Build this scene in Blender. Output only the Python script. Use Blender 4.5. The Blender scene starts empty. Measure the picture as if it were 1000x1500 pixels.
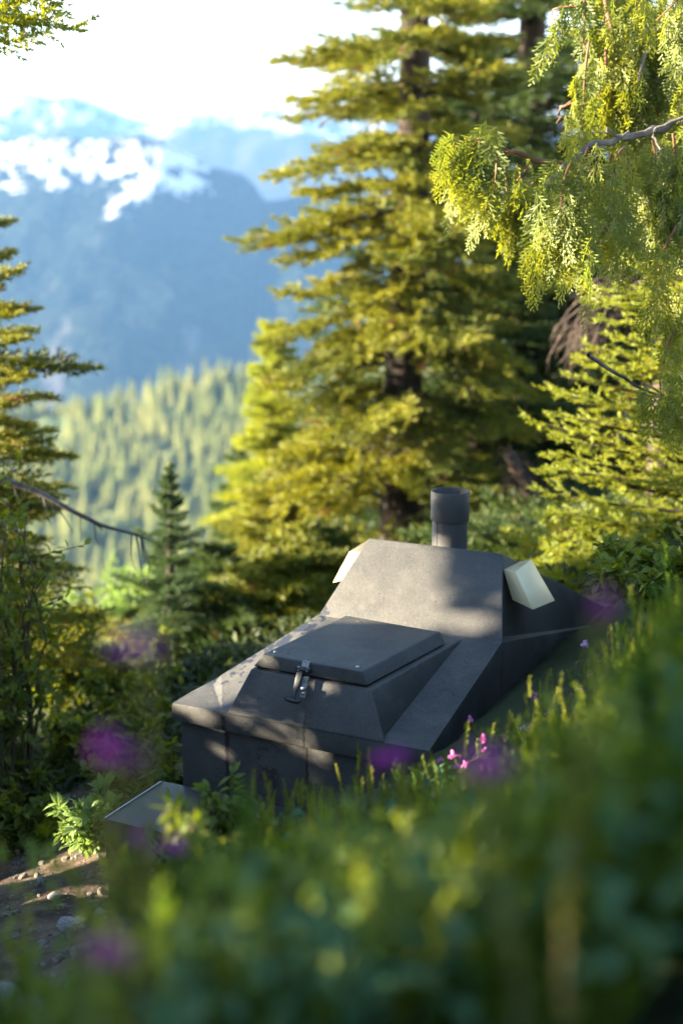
import bpy, bmesh, math, random
import numpy as np
from mathutils import Vector, Matrix

# ------------------------------------------------------------------ camera, sky, sun, exposure
S = bpy.context.scene
C = S.collection
PITCH = math.radians(12.7)
FPX = 2083.33
cam_d = bpy.data.cameras.new('camera'); cam = bpy.data.objects.new('camera', cam_d); C.objects.link(cam)
cam.rotation_euler = (math.radians(90) - PITCH, 0, 0)
cam_d.sensor_fit = 'VERTICAL'; cam_d.sensor_height = 36; cam_d.lens = 50
cam_d.clip_start = 0.02; cam_d.clip_end = 60000
cam_d.dof.use_dof = True; cam_d.dof.focus_distance = 4.45; cam_d.dof.aperture_fstop = 1.7
S.camera = cam
SUN_AZ, SUN_EL = 94.0, 15.0                       # degrees left of the view direction, above the horizon
SUN_DIR = np.array([-math.sin(math.radians(SUN_AZ)) * math.cos(math.radians(SUN_EL)),
                    math.cos(math.radians(SUN_AZ)) * math.cos(math.radians(SUN_EL)),
                    math.sin(math.radians(SUN_EL))])
W = bpy.data.worlds.new('World'); S.world = W; W.use_nodes = True
nt = W.node_tree; nt.nodes.clear()
sky = nt.nodes.new('ShaderNodeTexSky'); sky.sky_type = 'NISHITA'; sky.sun_disc = False
sky.sun_elevation = math.radians(SUN_EL); sky.sun_rotation = math.radians(-SUN_AZ)
VEIL = 8.5
sky.altitude = 1500; sky.air_density = 1.0; sky.dust_density = 1.2; sky.ozone_density = 1.0
bg = nt.nodes.new('ShaderNodeBackground'); bg.inputs['Strength'].default_value = 0.066
wo = nt.nodes.new('ShaderNodeOutputWorld')
# a thin bright veil of high cloud along the horizon whitens the lower sky
wtc = nt.nodes.new('ShaderNodeTexCoord'); wsp = nt.nodes.new('ShaderNodeSeparateXYZ'); nt.links.new(wtc.outputs['Generated'], wsp.inputs[0])
wmr = nt.nodes.new('ShaderNodeMapRange'); wmr.interpolation_type = 'SMOOTHSTEP'
wmr.inputs['From Min'].default_value = 0.24; wmr.inputs['From Max'].default_value = 0.02; wmr.inputs['To Max'].default_value = VEIL
nt.links.new(wsp.outputs[2], wmr.inputs['Value'])
wvm = nt.nodes.new('ShaderNodeVectorMath'); wvm.operation = 'MULTIPLY_ADD'; wvm.inputs[0].default_value = (1.0, 0.97, 0.93)
nt.links.new(wmr.outputs[0], wvm.inputs[1]); nt.links.new(sky.outputs[0], wvm.inputs[2])
nt.links.new(wvm.outputs[0], bg.inputs[0]); nt.links.new(bg.outputs[0], wo.inputs[0])
sun_d = bpy.data.lights.new('sun', 'SUN'); sun_d.energy = 5.0; sun_d.angle = math.radians(0.5)
sun_d.color = (1.0, 0.86, 0.64)
sun = bpy.data.objects.new('sun', sun_d); C.objects.link(sun)
sun.rotation_euler = Vector(SUN_DIR).to_track_quat('Z', 'Y').to_euler()
S.view_settings.view_transform = 'Standard'; S.view_settings.look = 'None'
S.view_settings.gamma = 1; S.view_settings.exposure = 3.5
S.cycles.use_denoising = True
S.cycles.max_bounces = 6; S.cycles.diffuse_bounces = 3; S.cycles.glossy_bounces = 2
S.cycles.transmission_bounces = 3; S.cycles.volume_bounces = 0; S.cycles.transparent_max_bounces = 8
S.cycles.sample_clamp_indirect = 8

HAZE_DENSITY = 1.4e-4

# ------------------------------------------------------------------ helpers
def ray(px, py):
    x = (px - 500) / FPX; u = (750 - py) / FPX
    c, s = math.cos(PITCH), math.sin(PITCH)
    return np.array([x, c + u * s, -s + u * c])

def at(px, py, Y):
    d = ray(px, py); return d * (Y / d[1])

def rng_(seed): return np.random.default_rng(seed)

def hash2(ix, iy, seed):
    v = np.sin(ix * 127.1 + iy * 311.7 + seed * 74.7) * 43758.5453
    return v - np.floor(v)

def vnoise(x, y, seed=0):
    ix, iy = np.floor(x), np.floor(y); fx, fy = x - ix, y - iy
    fx = fx * fx * (3 - 2 * fx); fy = fy * fy * (3 - 2 * fy)
    a = hash2(ix, iy, seed); b = hash2(ix + 1, iy, seed); c = hash2(ix, iy + 1, seed); d = hash2(ix + 1, iy + 1, seed)
    return (a * (1 - fx) + b * fx) * (1 - fy) + (c * (1 - fx) + d * fx) * fy

def fbm(x, y, oct=5, seed=0, ridged=False):
    v = 0; a = 0.5
    for i in range(oct):
        n = vnoise(x, y, seed + i * 13)
        if ridged: n = 1 - abs(2 * n - 1)
        v = v + a * n; a *= 0.5; x = x * 2.03 + 5.1; y = y * 2.03 + 1.7
    return v

def tag(o, label=None, cat=None, group=None, kind=None):
    if label: o['label'] = label
    if cat: o['category'] = cat
    if group: o['group'] = group
    if kind: o['kind'] = kind
    return o

def empty(name, loc=(0, 0, 0), rz=0.0):
    o = bpy.data.objects.new(name, None); C.objects.link(o)
    o.location = loc; o.rotation_euler = (0, 0, rz); o.empty_display_size = 0.1
    return o

def link(name, me, mat, parent=None, loc=None):
    if mat is not None and not me.materials: me.materials.append(mat)
    o = bpy.data.objects.new(name, me); C.objects.link(o)
    if parent is not None: o.parent = parent
    if loc is not None: o.location = loc
    return o

def soup_mesh(name, tris):
    """tris: (n,3,3) array of loose triangles"""
    tris = np.asarray(tris, dtype=np.float32); n = len(tris)
    me = bpy.data.meshes.new(name)
    me.vertices.add(n * 3); me.vertices.foreach_set('co', tris.reshape(-1))
    me.loops.add(n * 3); me.loops.foreach_set('vertex_index', np.arange(n * 3, dtype=np.int32))
    me.polygons.add(n); me.polygons.foreach_set('loop_start', np.arange(0, n * 3, 3, dtype=np.int32))
    me.update(calc_edges=True); return me

def pmesh(name, verts, faces, smooth=False):
    me = bpy.data.meshes.new(name); me.from_pydata([tuple(map(float, v)) for v in verts], [], [tuple(map(int, f)) for f in faces])
    me.update()
    if smooth: me.polygons.foreach_set('use_smooth', [True] * len(me.polygons))
    return me

def grid_mesh(name, P, smooth=True):
    """P: (m,n,3) grid of points"""
    m, n = P.shape[:2]
    idx = np.arange(m * n).reshape(m, n)
    q = np.stack([idx[:-1, :-1], idx[:-1, 1:], idx[1:, 1:], idx[1:, :-1]], -1).reshape(-1, 4)
    me = bpy.data.meshes.new(name)
    me.vertices.add(m * n); me.vertices.foreach_set('co', P.astype(np.float32).reshape(-1))
    me.loops.add(q.size); me.loops.foreach_set('vertex_index', q.astype(np.int32).reshape(-1))
    me.polygons.add(len(q)); me.polygons.foreach_set('loop_start', np.arange(0, q.size, 4, dtype=np.int32))
    me.update(calc_edges=True)
    if smooth: me.polygons.foreach_set('use_smooth', np.ones(len(q), dtype=bool))
    return me

def bevel_mesh(me, w=0.004, seg=2, smooth=True):
    bm = bmesh.new(); bm.from_mesh(me)
    bmesh.ops.recalc_face_normals(bm, faces=bm.faces)
    ed = [e for e in bm.edges if len(e.link_faces) == 2 and e.calc_face_angle(0) > 0.12]
    bmesh.ops.bevel(bm, geom=ed, offset=w, segments=seg, profile=0.6, affect='EDGES', clamp_overlap=True)
    bm.to_mesh(me); bm.free()
    if smooth:
        for p in me.polygons: p.use_smooth = True
        me.set_sharp_from_angle(angle=math.radians(32))
    return me

def tube_soup(points, radii, sides=6):
    """returns (verts, faces) of a tapered tube along the points"""
    P = np.asarray(points, float); n = len(P); V = []; Fc = []
    up0 = np.array([0.13, 0.27, 0.95])
    for i in range(n):
        t = P[min(i + 1, n - 1)] - P[max(i - 1, 0)]; t = t / (np.linalg.norm(t) + 1e-9)
        a = np.cross(t, up0)
        if np.linalg.norm(a) < 0.1: a = np.cross(t, np.array([1, 0, 0.1]))
        a /= np.linalg.norm(a); b = np.cross(t, a)
        for k in range(sides):
            an = 2 * math.pi * k / sides
            V.append(P[i] + radii[i] * (math.cos(an) * a + math.sin(an) * b))
    for i in range(n - 1):
        for k in range(sides):
            k2 = (k + 1) % sides
            Fc.append((i * sides + k, i * sides + k2, (i + 1) * sides + k2, (i + 1) * sides + k))
    V.append(P[-1]); e = len(V) - 1
    for k in range(sides): Fc.append(((n - 1) * sides + k, (n - 1) * sides + (k + 1) % sides, e))
    return V, Fc

class MB:
    def __init__(s): s.v = []; s.f = []
    def add(s, v, f):
        o = len(s.v); s.v.extend(v); s.f.extend([tuple(i + o for i in q) for q in f])
    def tube(s, pts, rad, sides=6): s.add(*tube_soup(pts, rad, sides))
    def box(s, c, h, R=None):
        vs = []
        for z in (-1, 1):
            for y in (-1, 1):
                for x in (-1, 1):
                    p = np.array([x * h[0], y * h[1], z * h[2]])
                    if R is not None: p = R @ p
                    vs.append(np.array(c) + p)
        s.add(vs, [(0, 2, 3, 1), (4, 5, 7, 6), (0, 1, 5, 4), (2, 6, 7, 3), (0, 4, 6, 2), (1, 3, 7, 5)])
    def mesh(s, name, smooth=False): return pmesh(name, s.v, s.f, smooth)

# ------------------------------------------------------------------ materials
class NB:
    def __init__(s, name):
        s.m = bpy.data.materials.new(name); s.m.use_nodes = True; s.t = s.m.node_tree; s.t.nodes.clear()
        s.out = s.n('ShaderNodeOutputMaterial')
    def n(s, typ, **kw):
        nd = s.t.nodes.new(typ)
        for k, v in kw.items():
            if hasattr(nd, k): setattr(nd, k, v)
        return nd
    def set(s, sock, v):
        if isinstance(v, bpy.types.NodeSocket): s.t.links.new(v, sock)
        else: sock.default_value = v
    def math(s, op, a, b=0.0, c=None, clamp=False):
        nd = s.n('ShaderNodeMath', operation=op); nd.use_clamp = clamp
        s.set(nd.inputs[0], a); s.set(nd.inputs[1], b)
        if c is not None: s.set(nd.inputs[2], c)
        return nd.outputs[0]
    def sstep(s, x, lo, hi, a=0.0, b=1.0):
        nd = s.n('ShaderNodeMapRange'); nd.interpolation_type = 'SMOOTHSTEP'
        s.set(nd.inputs['Value'], x); s.set(nd.inputs['From Min'], lo); s.set(nd.inputs['From Max'], hi)
        s.set(nd.inputs['To Min'], a); s.set(nd.inputs['To Max'], b); return nd.outputs[0]
    def coord(s, which='Object'): return s.n('ShaderNodeTexCoord').outputs[which]
    def pos(s): return s.n('ShaderNodeNewGeometry').outputs['Position']
    def noise(s, vec, scale, detail=3.0, rough=0.55):
        nd = s.n('ShaderNodeTexNoise'); s.set(nd.inputs['Vector'], vec)
        nd.inputs['Scale'].default_value = scale; nd.inputs['Detail'].default_value = detail; nd.inputs['Roughness'].default_value = rough
        return nd.outputs['Fac']
    def xyz(s, vec):
        nd = s.n('ShaderNodeSeparateXYZ'); s.set(nd.inputs[0], vec); return nd.outputs
    def scale(s, vec, sc):
        nd = s.n('ShaderNodeMapping'); s.set(nd.inputs['Vector'], vec); nd.inputs['Scale'].default_value = sc; return nd.outputs[0]
    def mix(s, f, a, b):
        nd = s.n('ShaderNodeMix'); nd.data_type = 'RGBA'; s.set(nd.inputs[0], f)
        s.set(nd.inputs[6], a if isinstance(a, bpy.types.NodeSocket) else (*a, 1)); s.set(nd.inputs[7], b if isinstance(b, bpy.types.NodeSocket) else (*b, 1))
        return nd.outputs[2]
    def bump(s, h, strength, dist=0.01):
        nd = s.n('ShaderNodeBump'); nd.inputs['Strength'].default_value = strength; nd.inputs['Distance'].default_value = dist
        s.set(nd.inputs['Height'], h); return nd.outputs[0]
    def principled(s, col, rough=0.6, metal=0.0, normal=None, spec=0.5):
        nd = s.n('ShaderNodeBsdfPrincipled')
        s.set(nd.inputs['Base Color'], col if isinstance(col, bpy.types.NodeSocket) else (*col, 1))
        s.set(nd.inputs['Roughness'], rough); s.set(nd.inputs['Metallic'], metal); s.set(nd.inputs['Specular IOR Level'], spec)
        if normal is not None: s.t.links.new(normal, nd.inputs['Normal'])
        s.t.links.new(nd.outputs[0], s.out.inputs['Surface']); return s.m

def foliage(name, c1, c2, brown=None, brown_amt=0.0, transl=0.4, scale=2.0, tint=1.5, rough=0.55):
    """leaf material: two greens in clumps and from needle to needle, light passing through"""
    b = NB(name)
    g = b.n('ShaderNodeNewGeometry')
    nz = b.noise(b.pos(), scale, 3.0)
    f = b.math('ADD', b.math('MULTIPLY', b.sstep(nz, 0.3, 0.7), 0.65), b.math('MULTIPLY', g.outputs['Random Per Island'], 0.35))
    col = b.mix(f, c1, c2)
    if brown:
        nb = b.noise(b.pos(), scale * 1.7 + 1.3, 2.0)
        col = b.mix(b.math('MULTIPLY', b.sstep(nb, 0.62, 0.72), brown_amt), col, brown)
    dif = b.n('ShaderNodeBsdfDiffuse'); b.set(dif.inputs[0], col)
    tr = b.n('ShaderNodeBsdfTranslucent')
    b.set(tr.inputs[0], b.mix(1.0, col, col))
    hs = b.n('ShaderNodeHueSaturation'); hs.inputs['Hue'].default_value = 0.485; hs.inputs['Saturation'].default_value = 1.1; hs.inputs['Value'].default_value = tint
    b.set(hs.inputs['Color'], col); b.set(tr.inputs[0], hs.outputs[0])
    mx = b.n('ShaderNodeMixShader'); mx.inputs[0].default_value = transl
    b.t.links.new(dif.outputs[0], mx.inputs[1]); b.t.links.new(tr.outputs[0], mx.inputs[2])
    gl = b.n('ShaderNodeBsdfGlossy'); gl.inputs['Roughness'].default_value = rough; gl.inputs[0].default_value = (1, 1, 1, 1)
    m2 = b.n('ShaderNodeMixShader'); m2.inputs[0].default_value = 0.018
    b.t.links.new(mx.outputs[0], m2.inputs[1]); b.t.links.new(gl.outputs[0], m2.inputs[2])
    b.t.links.new(m2.outputs[0], b.out.inputs['Surface']); return b.m

def bark(name, c1, c2, sc=9.0):
    b = NB(name); v = b.scale(b.pos(), (1, 1, 0.25))
    n = b.noise(v, sc, 5.0, 0.65)
    return b.principled(b.mix(b.sstep(n, 0.35, 0.7), c1, c2), 0.9, normal=b.bump(n, 0.6, 0.02), spec=0.2)

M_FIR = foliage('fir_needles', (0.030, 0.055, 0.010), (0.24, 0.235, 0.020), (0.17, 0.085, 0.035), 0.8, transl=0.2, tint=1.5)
M_FIR_SHADED = foliage('shaded_fir_needles', (0.02, 0.045, 0.012), (0.055, 0.085, 0.016), (0.12, 0.07, 0.03), 0.5, transl=0.28)  # darker copy for firs in shade, the shade put into the colour
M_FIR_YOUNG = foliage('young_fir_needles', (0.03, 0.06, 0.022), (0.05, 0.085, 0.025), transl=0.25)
M_FIR_SUNLIT = foliage('sunlit_fir_needles', (0.12, 0.165, 0.022), (0.25, 0.265, 0.03), (0.2, 0.12, 0.05), 0.4, transl=0.4, scale=1.6)  # paler copy for firs in the sun, the sunlight put into the colour
M_CEDAR = foliage('cedar_scales', (0.06, 0.095, 0.016), (0.20, 0.21, 0.027), transl=0.45, scale=4.5, tint=1.7)
M_LEAF = foliage('shrub_leaves', (0.06, 0.105, 0.014), (0.16, 0.185, 0.018), transl=0.45, scale=3.0)
M_FLOOR = foliage('forest_floor_leaves', (0.018, 0.034, 0.010), (0.045, 0.06, 0.014), transl=0.25, scale=3.0)
M_LEAF_PALE = foliage('pale_leaves', (0.11, 0.19, 0.05), (0.2, 0.28, 0.07), transl=0.45, scale=4.0)
M_NEARLEAF = foliage('heath_leaves', (0.05, 0.10, 0.014), (0.16, 0.19, 0.018), transl=0.4, scale=9.0)
M_LEAF_TEAL = foliage('blue_green_leaves', (0.03, 0.09, 0.04), (0.08, 0.16, 0.065), transl=0.35, scale=3.0)
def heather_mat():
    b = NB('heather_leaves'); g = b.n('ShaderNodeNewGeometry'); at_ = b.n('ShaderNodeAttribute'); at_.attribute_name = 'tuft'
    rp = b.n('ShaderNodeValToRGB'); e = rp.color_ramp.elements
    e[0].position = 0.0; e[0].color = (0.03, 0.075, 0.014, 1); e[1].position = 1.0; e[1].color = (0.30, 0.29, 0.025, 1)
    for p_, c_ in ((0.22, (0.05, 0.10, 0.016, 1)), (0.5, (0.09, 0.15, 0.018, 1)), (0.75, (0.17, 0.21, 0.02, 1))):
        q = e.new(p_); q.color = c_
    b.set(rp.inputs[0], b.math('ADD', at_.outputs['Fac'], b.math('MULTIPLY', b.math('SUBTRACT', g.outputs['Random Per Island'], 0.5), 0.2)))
    dif = b.n('ShaderNodeBsdfDiffuse'); tr = b.n('ShaderNodeBsdfTranslucent'); b.set(dif.inputs[0], rp.outputs[0]); b.set(tr.inputs[0], rp.outputs[0])
    mx = b.n('ShaderNodeMixShader'); mx.inputs[0].default_value = 0.38
    b.t.links.new(dif.outputs[0], mx.inputs[1]); b.t.links.new(tr.outputs[0], mx.inputs[2]); b.t.links.new(mx.outputs[0], b.out.inputs['Surface']); return b.m
M_HEATHER = heather_mat()
M_TIPS = foliage('heather_tip_leaves', (0.07, 0.11, 0.018), (0.22, 0.22, 0.03), transl=0.35, scale=5.0)
M_BARK = bark('dark_bark', (0.018, 0.014, 0.011), (0.06, 0.045, 0.035))
M_BARK_GREY = bark('grey_bark', (0.07, 0.06, 0.053), (0.2, 0.175, 0.155))
M_BARK_RED = bark('reddish_bark', (0.12, 0.06, 0.035), (0.24, 0.13, 0.07), 20)
M_TWIG_BROWN = bark('dead_brown_twigs', (0.03, 0.022, 0.018), (0.085, 0.062, 0.048), 14)
M_TWIG_PALE = bark('dry_needles', (0.10, 0.06, 0.03), (0.22, 0.15, 0.08), 40)
M_STEM = bark('green_brown_stem', (0.06, 0.06, 0.025), (0.13, 0.10, 0.05), 40)
M_PALE_STEM = bark('dry_pale_stem', (0.3, 0.25, 0.2), (0.42, 0.36, 0.3), 40)

def flower_mat(name, c1, c2):
    b = NB(name); g = b.n('ShaderNodeNewGeometry')
    col = b.mix(g.outputs['Random Per Island'], c1, c2)
    dif = b.n('ShaderNodeBsdfDiffuse'); b.set(dif.inputs[0], col); tr = b.n('ShaderNodeBsdfTranslucent'); b.set(tr.inputs[0], col)
    mx = b.n('ShaderNodeMixShader'); mx.inputs[0].default_value = 0.4
    b.t.links.new(dif.outputs[0], mx.inputs[1]); b.t.links.new(tr.outputs[0], mx.inputs[2]); b.t.links.new(mx.outputs[0], b.out.inputs['Surface'])
    return b.m
M_PURPLE = flower_mat('purple_heather_bells', (0.28, 0.035, 0.27), (0.46, 0.08, 0.42))
M_PINK = flower_mat('pink_heather_bells', (0.55, 0.12, 0.40), (0.75, 0.28, 0.60))
M_MAUVE = flower_mat('pale_mauve_heather_bells', (0.55, 0.32, 0.62), (0.72, 0.48, 0.75))

# ------------------------------------------------------------------ the shed frame (local x along its front, y to its back, z up)
FL = np.array([-0.54663, 4.34397, -1.6116]); YAW = math.radians(-26.55)
E1 = np.array([math.cos(YAW), math.sin(YAW), 0]); E2 = np.array([-math.sin(YAW), math.cos(YAW), 0])
def shed_local(X, Y):
    dx, dy = X - FL[0], Y - FL[1]
    return dx * E1[0] + dy * E1[1], dx * E2[0] + dy * E2[1]

# ------------------------------------------------------------------ ground
YK = np.array([-60, -6, -2, 0, 0.5, 1, 2, 3, 4, 5, 6, 8, 10, 14, 20, 40, 80, 200, 380, 500, 650, 850, 1000, 1600, 2600, 12000.])
ZK = np.array([20, 1.6, 0.42, -0.30, -0.50, -0.71, -1.13, -1.50, -1.76, -1.95, -2.10, -2.45, -2.9, -4.3, -6.8, -16, -36, -105, -195, -190, -156, -100, -140, -420, -560, -600])
def ground_z(X, Y):
    X = np.asarray(X, float); Y = np.asarray(Y, float)
    z = np.interp(Y, YK, ZK)
    k = np.interp(Y, [-60, 0, 1, 2.5, 4, 6, 10, 40, 300, 600, 3000, 12000], [0.2, 0.22, 0.30, 0.42, 0.45, 0.36, 0.34, 0.35, 0.25, 0.20, 0.05, 0.0])
    w = np.interp(Y, [0, 6, 12, 60, 300, 900], [4.0, 4.5, 7, 30, 160, 600])
    z = z + k * w * np.tanh(X / w)
    # bench beside the shed, a hollow for the shed and roughness
    near = np.exp(-((X + 1.1) / 0.9) ** 2 - ((Y - 4.2) / 1.1) ** 2); z = z + near * 0.05
    z = z + (fbm(X * 1.3, Y * 1.3, 4, 3) - 0.5) * np.interp(Y, [0, 30, 200, 800], [0.12, 0.5, 3.0, 9.0])
    lx, ly = shed_local(X, Y)
    inside = np.clip(np.minimum(np.minimum(lx + 0.02, 0.92 - lx), np.minimum(ly + 0.26, 2.2 - ly)) / 0.08, 0, 1)
    z = np.where(inside > 0, np.minimum(z, z * (1 - inside) + (-2.35) * inside), z)
    front = np.exp(-(np.maximum(0, -0.25 - ly) / 0.35) ** 2) * (ly < 0.3) * np.clip((0.35 - lx) / 0.25, 0, 1) * np.clip((lx + 1.2) / 0.5, 0, 1)
    z = np.where(z > -2.17, z * (1 - front) + np.minimum(z, -2.17) * front, z)
    return z

def build_ground():
    ys = np.concatenate([np.linspace(-8, 0.2, 20), np.linspace(0.3, 7, 150), np.geomspace(7.1, 12000, 130)])
    us = np.linspace(-1, 1, 170); us = np.sign(us) * np.abs(us) ** 1.3
    P = np.zeros((len(ys), len(us), 3))
    for i, y in enumerate(ys):
        w = 3.2 + 0.55 * max(y, 0) if y < 7 else 7.05 + 0.30 * (y - 7)
        if y < 1: w = 7 - 3.2 * 0 if y < 0 else 3.75 + 3.25 * (1 - y)
        X = us * min(w, 2500); P[i, :, 0] = X; P[i, :, 1] = y; P[i, :, 2] = ground_z(X, np.full_like(X, y))
    b = NB('ground'); p = b.pos(); x, y, z = b.xyz(p)
    n1 = b.noise(p, 7.0, 5.0, 0.65); n2 = b.noise(p, 55.0, 4.0, 0.7); n3 = b.noise(p, 0.045, 4.0, 0.6)
    soil = b.mix(b.sstep(n1, 0.35, 0.65), (0.045, 0.03, 0.022), (0.13, 0.09, 0.062))
    soil = b.mix(b.sstep(n2, 0.55, 0.7), soil, (0.2, 0.16, 0.12))
    green = b.mix(b.sstep(b.noise(p, 1.1, 4.0), 0.35, 0.65), (0.018, 0.026, 0.009), (0.04, 0.05, 0.016))
    farg = b.mix(b.sstep(n3, 0.4, 0.62), (0.05, 0.08, 0.025), (0.15, 0.16, 0.05))
    farg = b.mix(b.sstep(b.noise(p, 0.03, 3.0), 0.66, 0.72), farg, (0.36, 0.33, 0.28))
    path = b.math('MULTIPLY', b.sstep(x, -0.15, -0.4), b.sstep(y, 6.0, 5.0))
    col = b.mix(path, green, soil)
    col = b.mix(b.sstep(y, 20, 200), col, farg)
    m = b.principled(col, 0.95, normal=b.bump(n2, 0.6, 0.02), spec=0.15)
    o = link('ground', grid_mesh('ground', P), m); tag(o, kind='structure'); return o
build_ground()

# ------------------------------------------------------------------ mountains
def mountain(name, prof, Yr, depth, zbase, seed, mat, amp, nx=260, ny=90, back=0.5):
    prof = np.array(prof, float)
    pts = np.array([at(a, b, Yr) for a, b in prof])
    X = np.linspace(pts[0, 0], pts[-1, 0], nx); top = np.interp(X, pts[:, 0], pts[:, 2])
    v = np.linspace(-back, 1, ny)            # 0 at the crest, 1 at the near foot
    P = np.zeros((ny, nx, 3))
    for i, t in enumerate(v):
        Y = Yr - depth * t if t > 0 else Yr - depth * t * 1.0
        n = fbm(X / amp * 0.16 + t * 0.35, np.full_like(X, t * depth / amp * 0.16) + 9, 6, seed, True) - 0.5
        fine = fbm(X / amp * 1.2, np.full_like(X, t * depth / amp * 1.2), 4, seed + 5) - 0.5
        k = np.clip(abs(t) * 5, 0.0, 1)
        fall = abs(t) ** 0.85
        P[i, :, 0] = X + n * amp * 0.3 * k; P[i, :, 1] = Y
        P[i, :, 2] = top * (1 - fall) + zbase * fall + n * amp * k * (1 - fall * 0.5) + fine * amp * (0.12 + 0.15 * k)
    o = link(name, grid_mesh(name, P), mat); tag(o, kind='structure'); return o

def mountain_mat(name, zlo, zhi, xmax, trees, fsc, rockz):
    b = NB(name); p = b.pos(); x, y, z = b.xyz(p)
    n = b.noise(p, fsc, 6.0, 0.65); n2 = b.noise(p, fsc * 5, 4.0, 0.6)
    n0 = b.noise(p, fsc * 0.35, 3.0, 0.5)
    lev = b.math('ADD', z, b.math('MULTIPLY', b.math('SUBTRACT', n, 0.5), (zhi - zlo) * 5.5))
    lev = b.math('ADD', lev, b.math('MULTIPLY', b.math('SUBTRACT', n2, 0.5), (zhi - zlo) * 4.0))
    lev = b.math('ADD', lev, b.math('MULTIPLY', b.math('SUBTRACT', n0, 0.5), (zhi - zlo) * 6.0))
    snow = b.sstep(lev, zlo + (zhi - zlo) * 0.3, zlo + (zhi - zlo) * 0.7)
    xr = b.math('ADD', x, b.math('MULTIPLY', b.math('SUBTRACT', n, 0.5), 420.0))
    snow = b.math('MULTIPLY', snow, b.sstep(xr, xmax + 40, xmax - 20))
    n3 = b.noise(b.scale(p, (fsc * 2.6, fsc * 1.2, fsc * 1.5)), 1.0, 5.0, 0.65)
    snow = b.math('MULTIPLY', snow, b.math('SUBTRACT', 1.0, b.math('MULTIPLY', b.sstep(n3, 0.50, 0.56), 1.0)))
    rk = b.math('ADD', z, b.math('MULTIPLY', b.math('SUBTRACT', n2, 0.5), 190.0))
    snow = b.math('MULTIPLY', snow, b.math('SUBTRACT', 1.0, b.math('MULTIPLY', b.sstep(rk, rockz, rockz + 20), 1.0)))
    forest = b.mix(b.sstep(n2, 0.4, 0.65), (0.005, 0.011, 0.007), (0.024, 0.034, 0.018))
    sl = b.noise(b.scale(p, (0.012, 0.003, 0.0024)), 1.0, 5.0, 0.65)
    forest = b.mix(b.sstep(sl, 0.58, 0.70), forest, (0.10, 0.09, 0.085)) if trees else b.mix(b.sstep(n, 0.4, 0.6), (0.045, 0.034, 0.027), (0.085, 0.066, 0.054))
    rock = b.mix(b.sstep(n2, 0.4, 0.6), (0.012, 0.011, 0.010), (0.05, 0.043, 0.037))
    low = b.mix(b.sstep(rk, rockz - 40, rockz), forest, rock)
    return b.principled(b.mix(snow, low, (0.7, 0.7, 0.72)), 0.9, normal=b.bump(n2, 1.0, 25.0), spec=0.1)

MID = [(-260, 190), (-120, 205), (0, 203), (40, 199), (90, 194), (130, 200), (160, 197), (205, 193), (240, 202), (280, 222), (310, 238), (335, 246), (358, 252), (374, 268), (388, 290), (415, 286), (440, 276), (480, 282), (560, 305), (700, 330), (900, 350), (1200, 380)]
mountain('snowy_mountain', MID, 3500, 1500, -620, 11, mountain_mat('forested_slope', -10, 26, -330, True, 0.009, 100), 150)
FAR = [(-260, 140), (-100, 128), (0, 131), (35, 128), (70, 138), (105, 137), (135, 148), (165, 157), (200, 170), (240, 173), (258, 162), (285, 157), (310, 160), (350, 168), (380, 156), (405, 152), (440, 147), (470, 156), (520, 165), (620, 150), (760, 170), (900, 160), (1260, 180)]
mountain('distant_range', FAR, 9000, 4200, -900, 29, mountain_mat('distant_slope', 330, 460, 4000, False, 0.004, 2000), 380)

# ------------------------------------------------------------------ haze
def haze():
    x0, x1, y0, y1, z0, z1 = -2600, 2600, -70, 12600, -960, 760
    mb = MB(); mb.box(((x0 + x1) / 2, (y0 + y1) / 2, (z0 + z1) / 2), ((x1 - x0) / 2, (y1 - y0) / 2, (z1 - z0) / 2))
    b = NB('haze_air'); v = b.n('ShaderNodeVolumePrincipled')
    v.inputs['Color'].default_value = (0.108, 0.228, 0.43, 1); v.inputs['Density'].default_value = HAZE_DENSITY; v.inputs['Anisotropy'].default_value = 0.0
    b.t.links.new(v.outputs[0], b.out.inputs['Volume'])
    o = link('haze', mb.mesh('haze'), b.m); tag(o, kind='stuff'); return o
haze()

# ------------------------------------------------------------------ foliage generators
def norm(a): return a / (np.linalg.norm(a, axis=-1, keepdims=True) + 1e-9)

def needles(P0, D, L, dens, nl, nw, r, cone=0.85, up=0.35):
    """triangles standing along many shoot lines"""
    cnt = np.maximum(2, (L * dens).astype(int)); idx = np.repeat(np.arange(len(L)), cnt); n = len(idx)
    t = r.random(n); p = P0[idx] + D[idx] * (L[idx] * t)[:, None]
    rnd = r.normal(size=(n, 3)); rnd[:, 2] += up
    perp = norm(rnd - D[idx] * np.sum(rnd * D[idx], 1)[:, None])
    tip = np.clip((t - 0.8) / 0.2, 0, 1)
    a = cone * (1 - 0.6 * tip)
    d = norm(D[idx] * np.cos(a)[:, None] + perp * np.sin(a)[:, None])
    side = norm(np.cross(d, r.normal(size=(n, 3))))
    ln = nl * (0.7 + 0.6 * r.random(n))[:, None]; w = nw * 0.5
    return np.stack([p - side * w, p + side * w, p + d * ln], 1)

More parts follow.
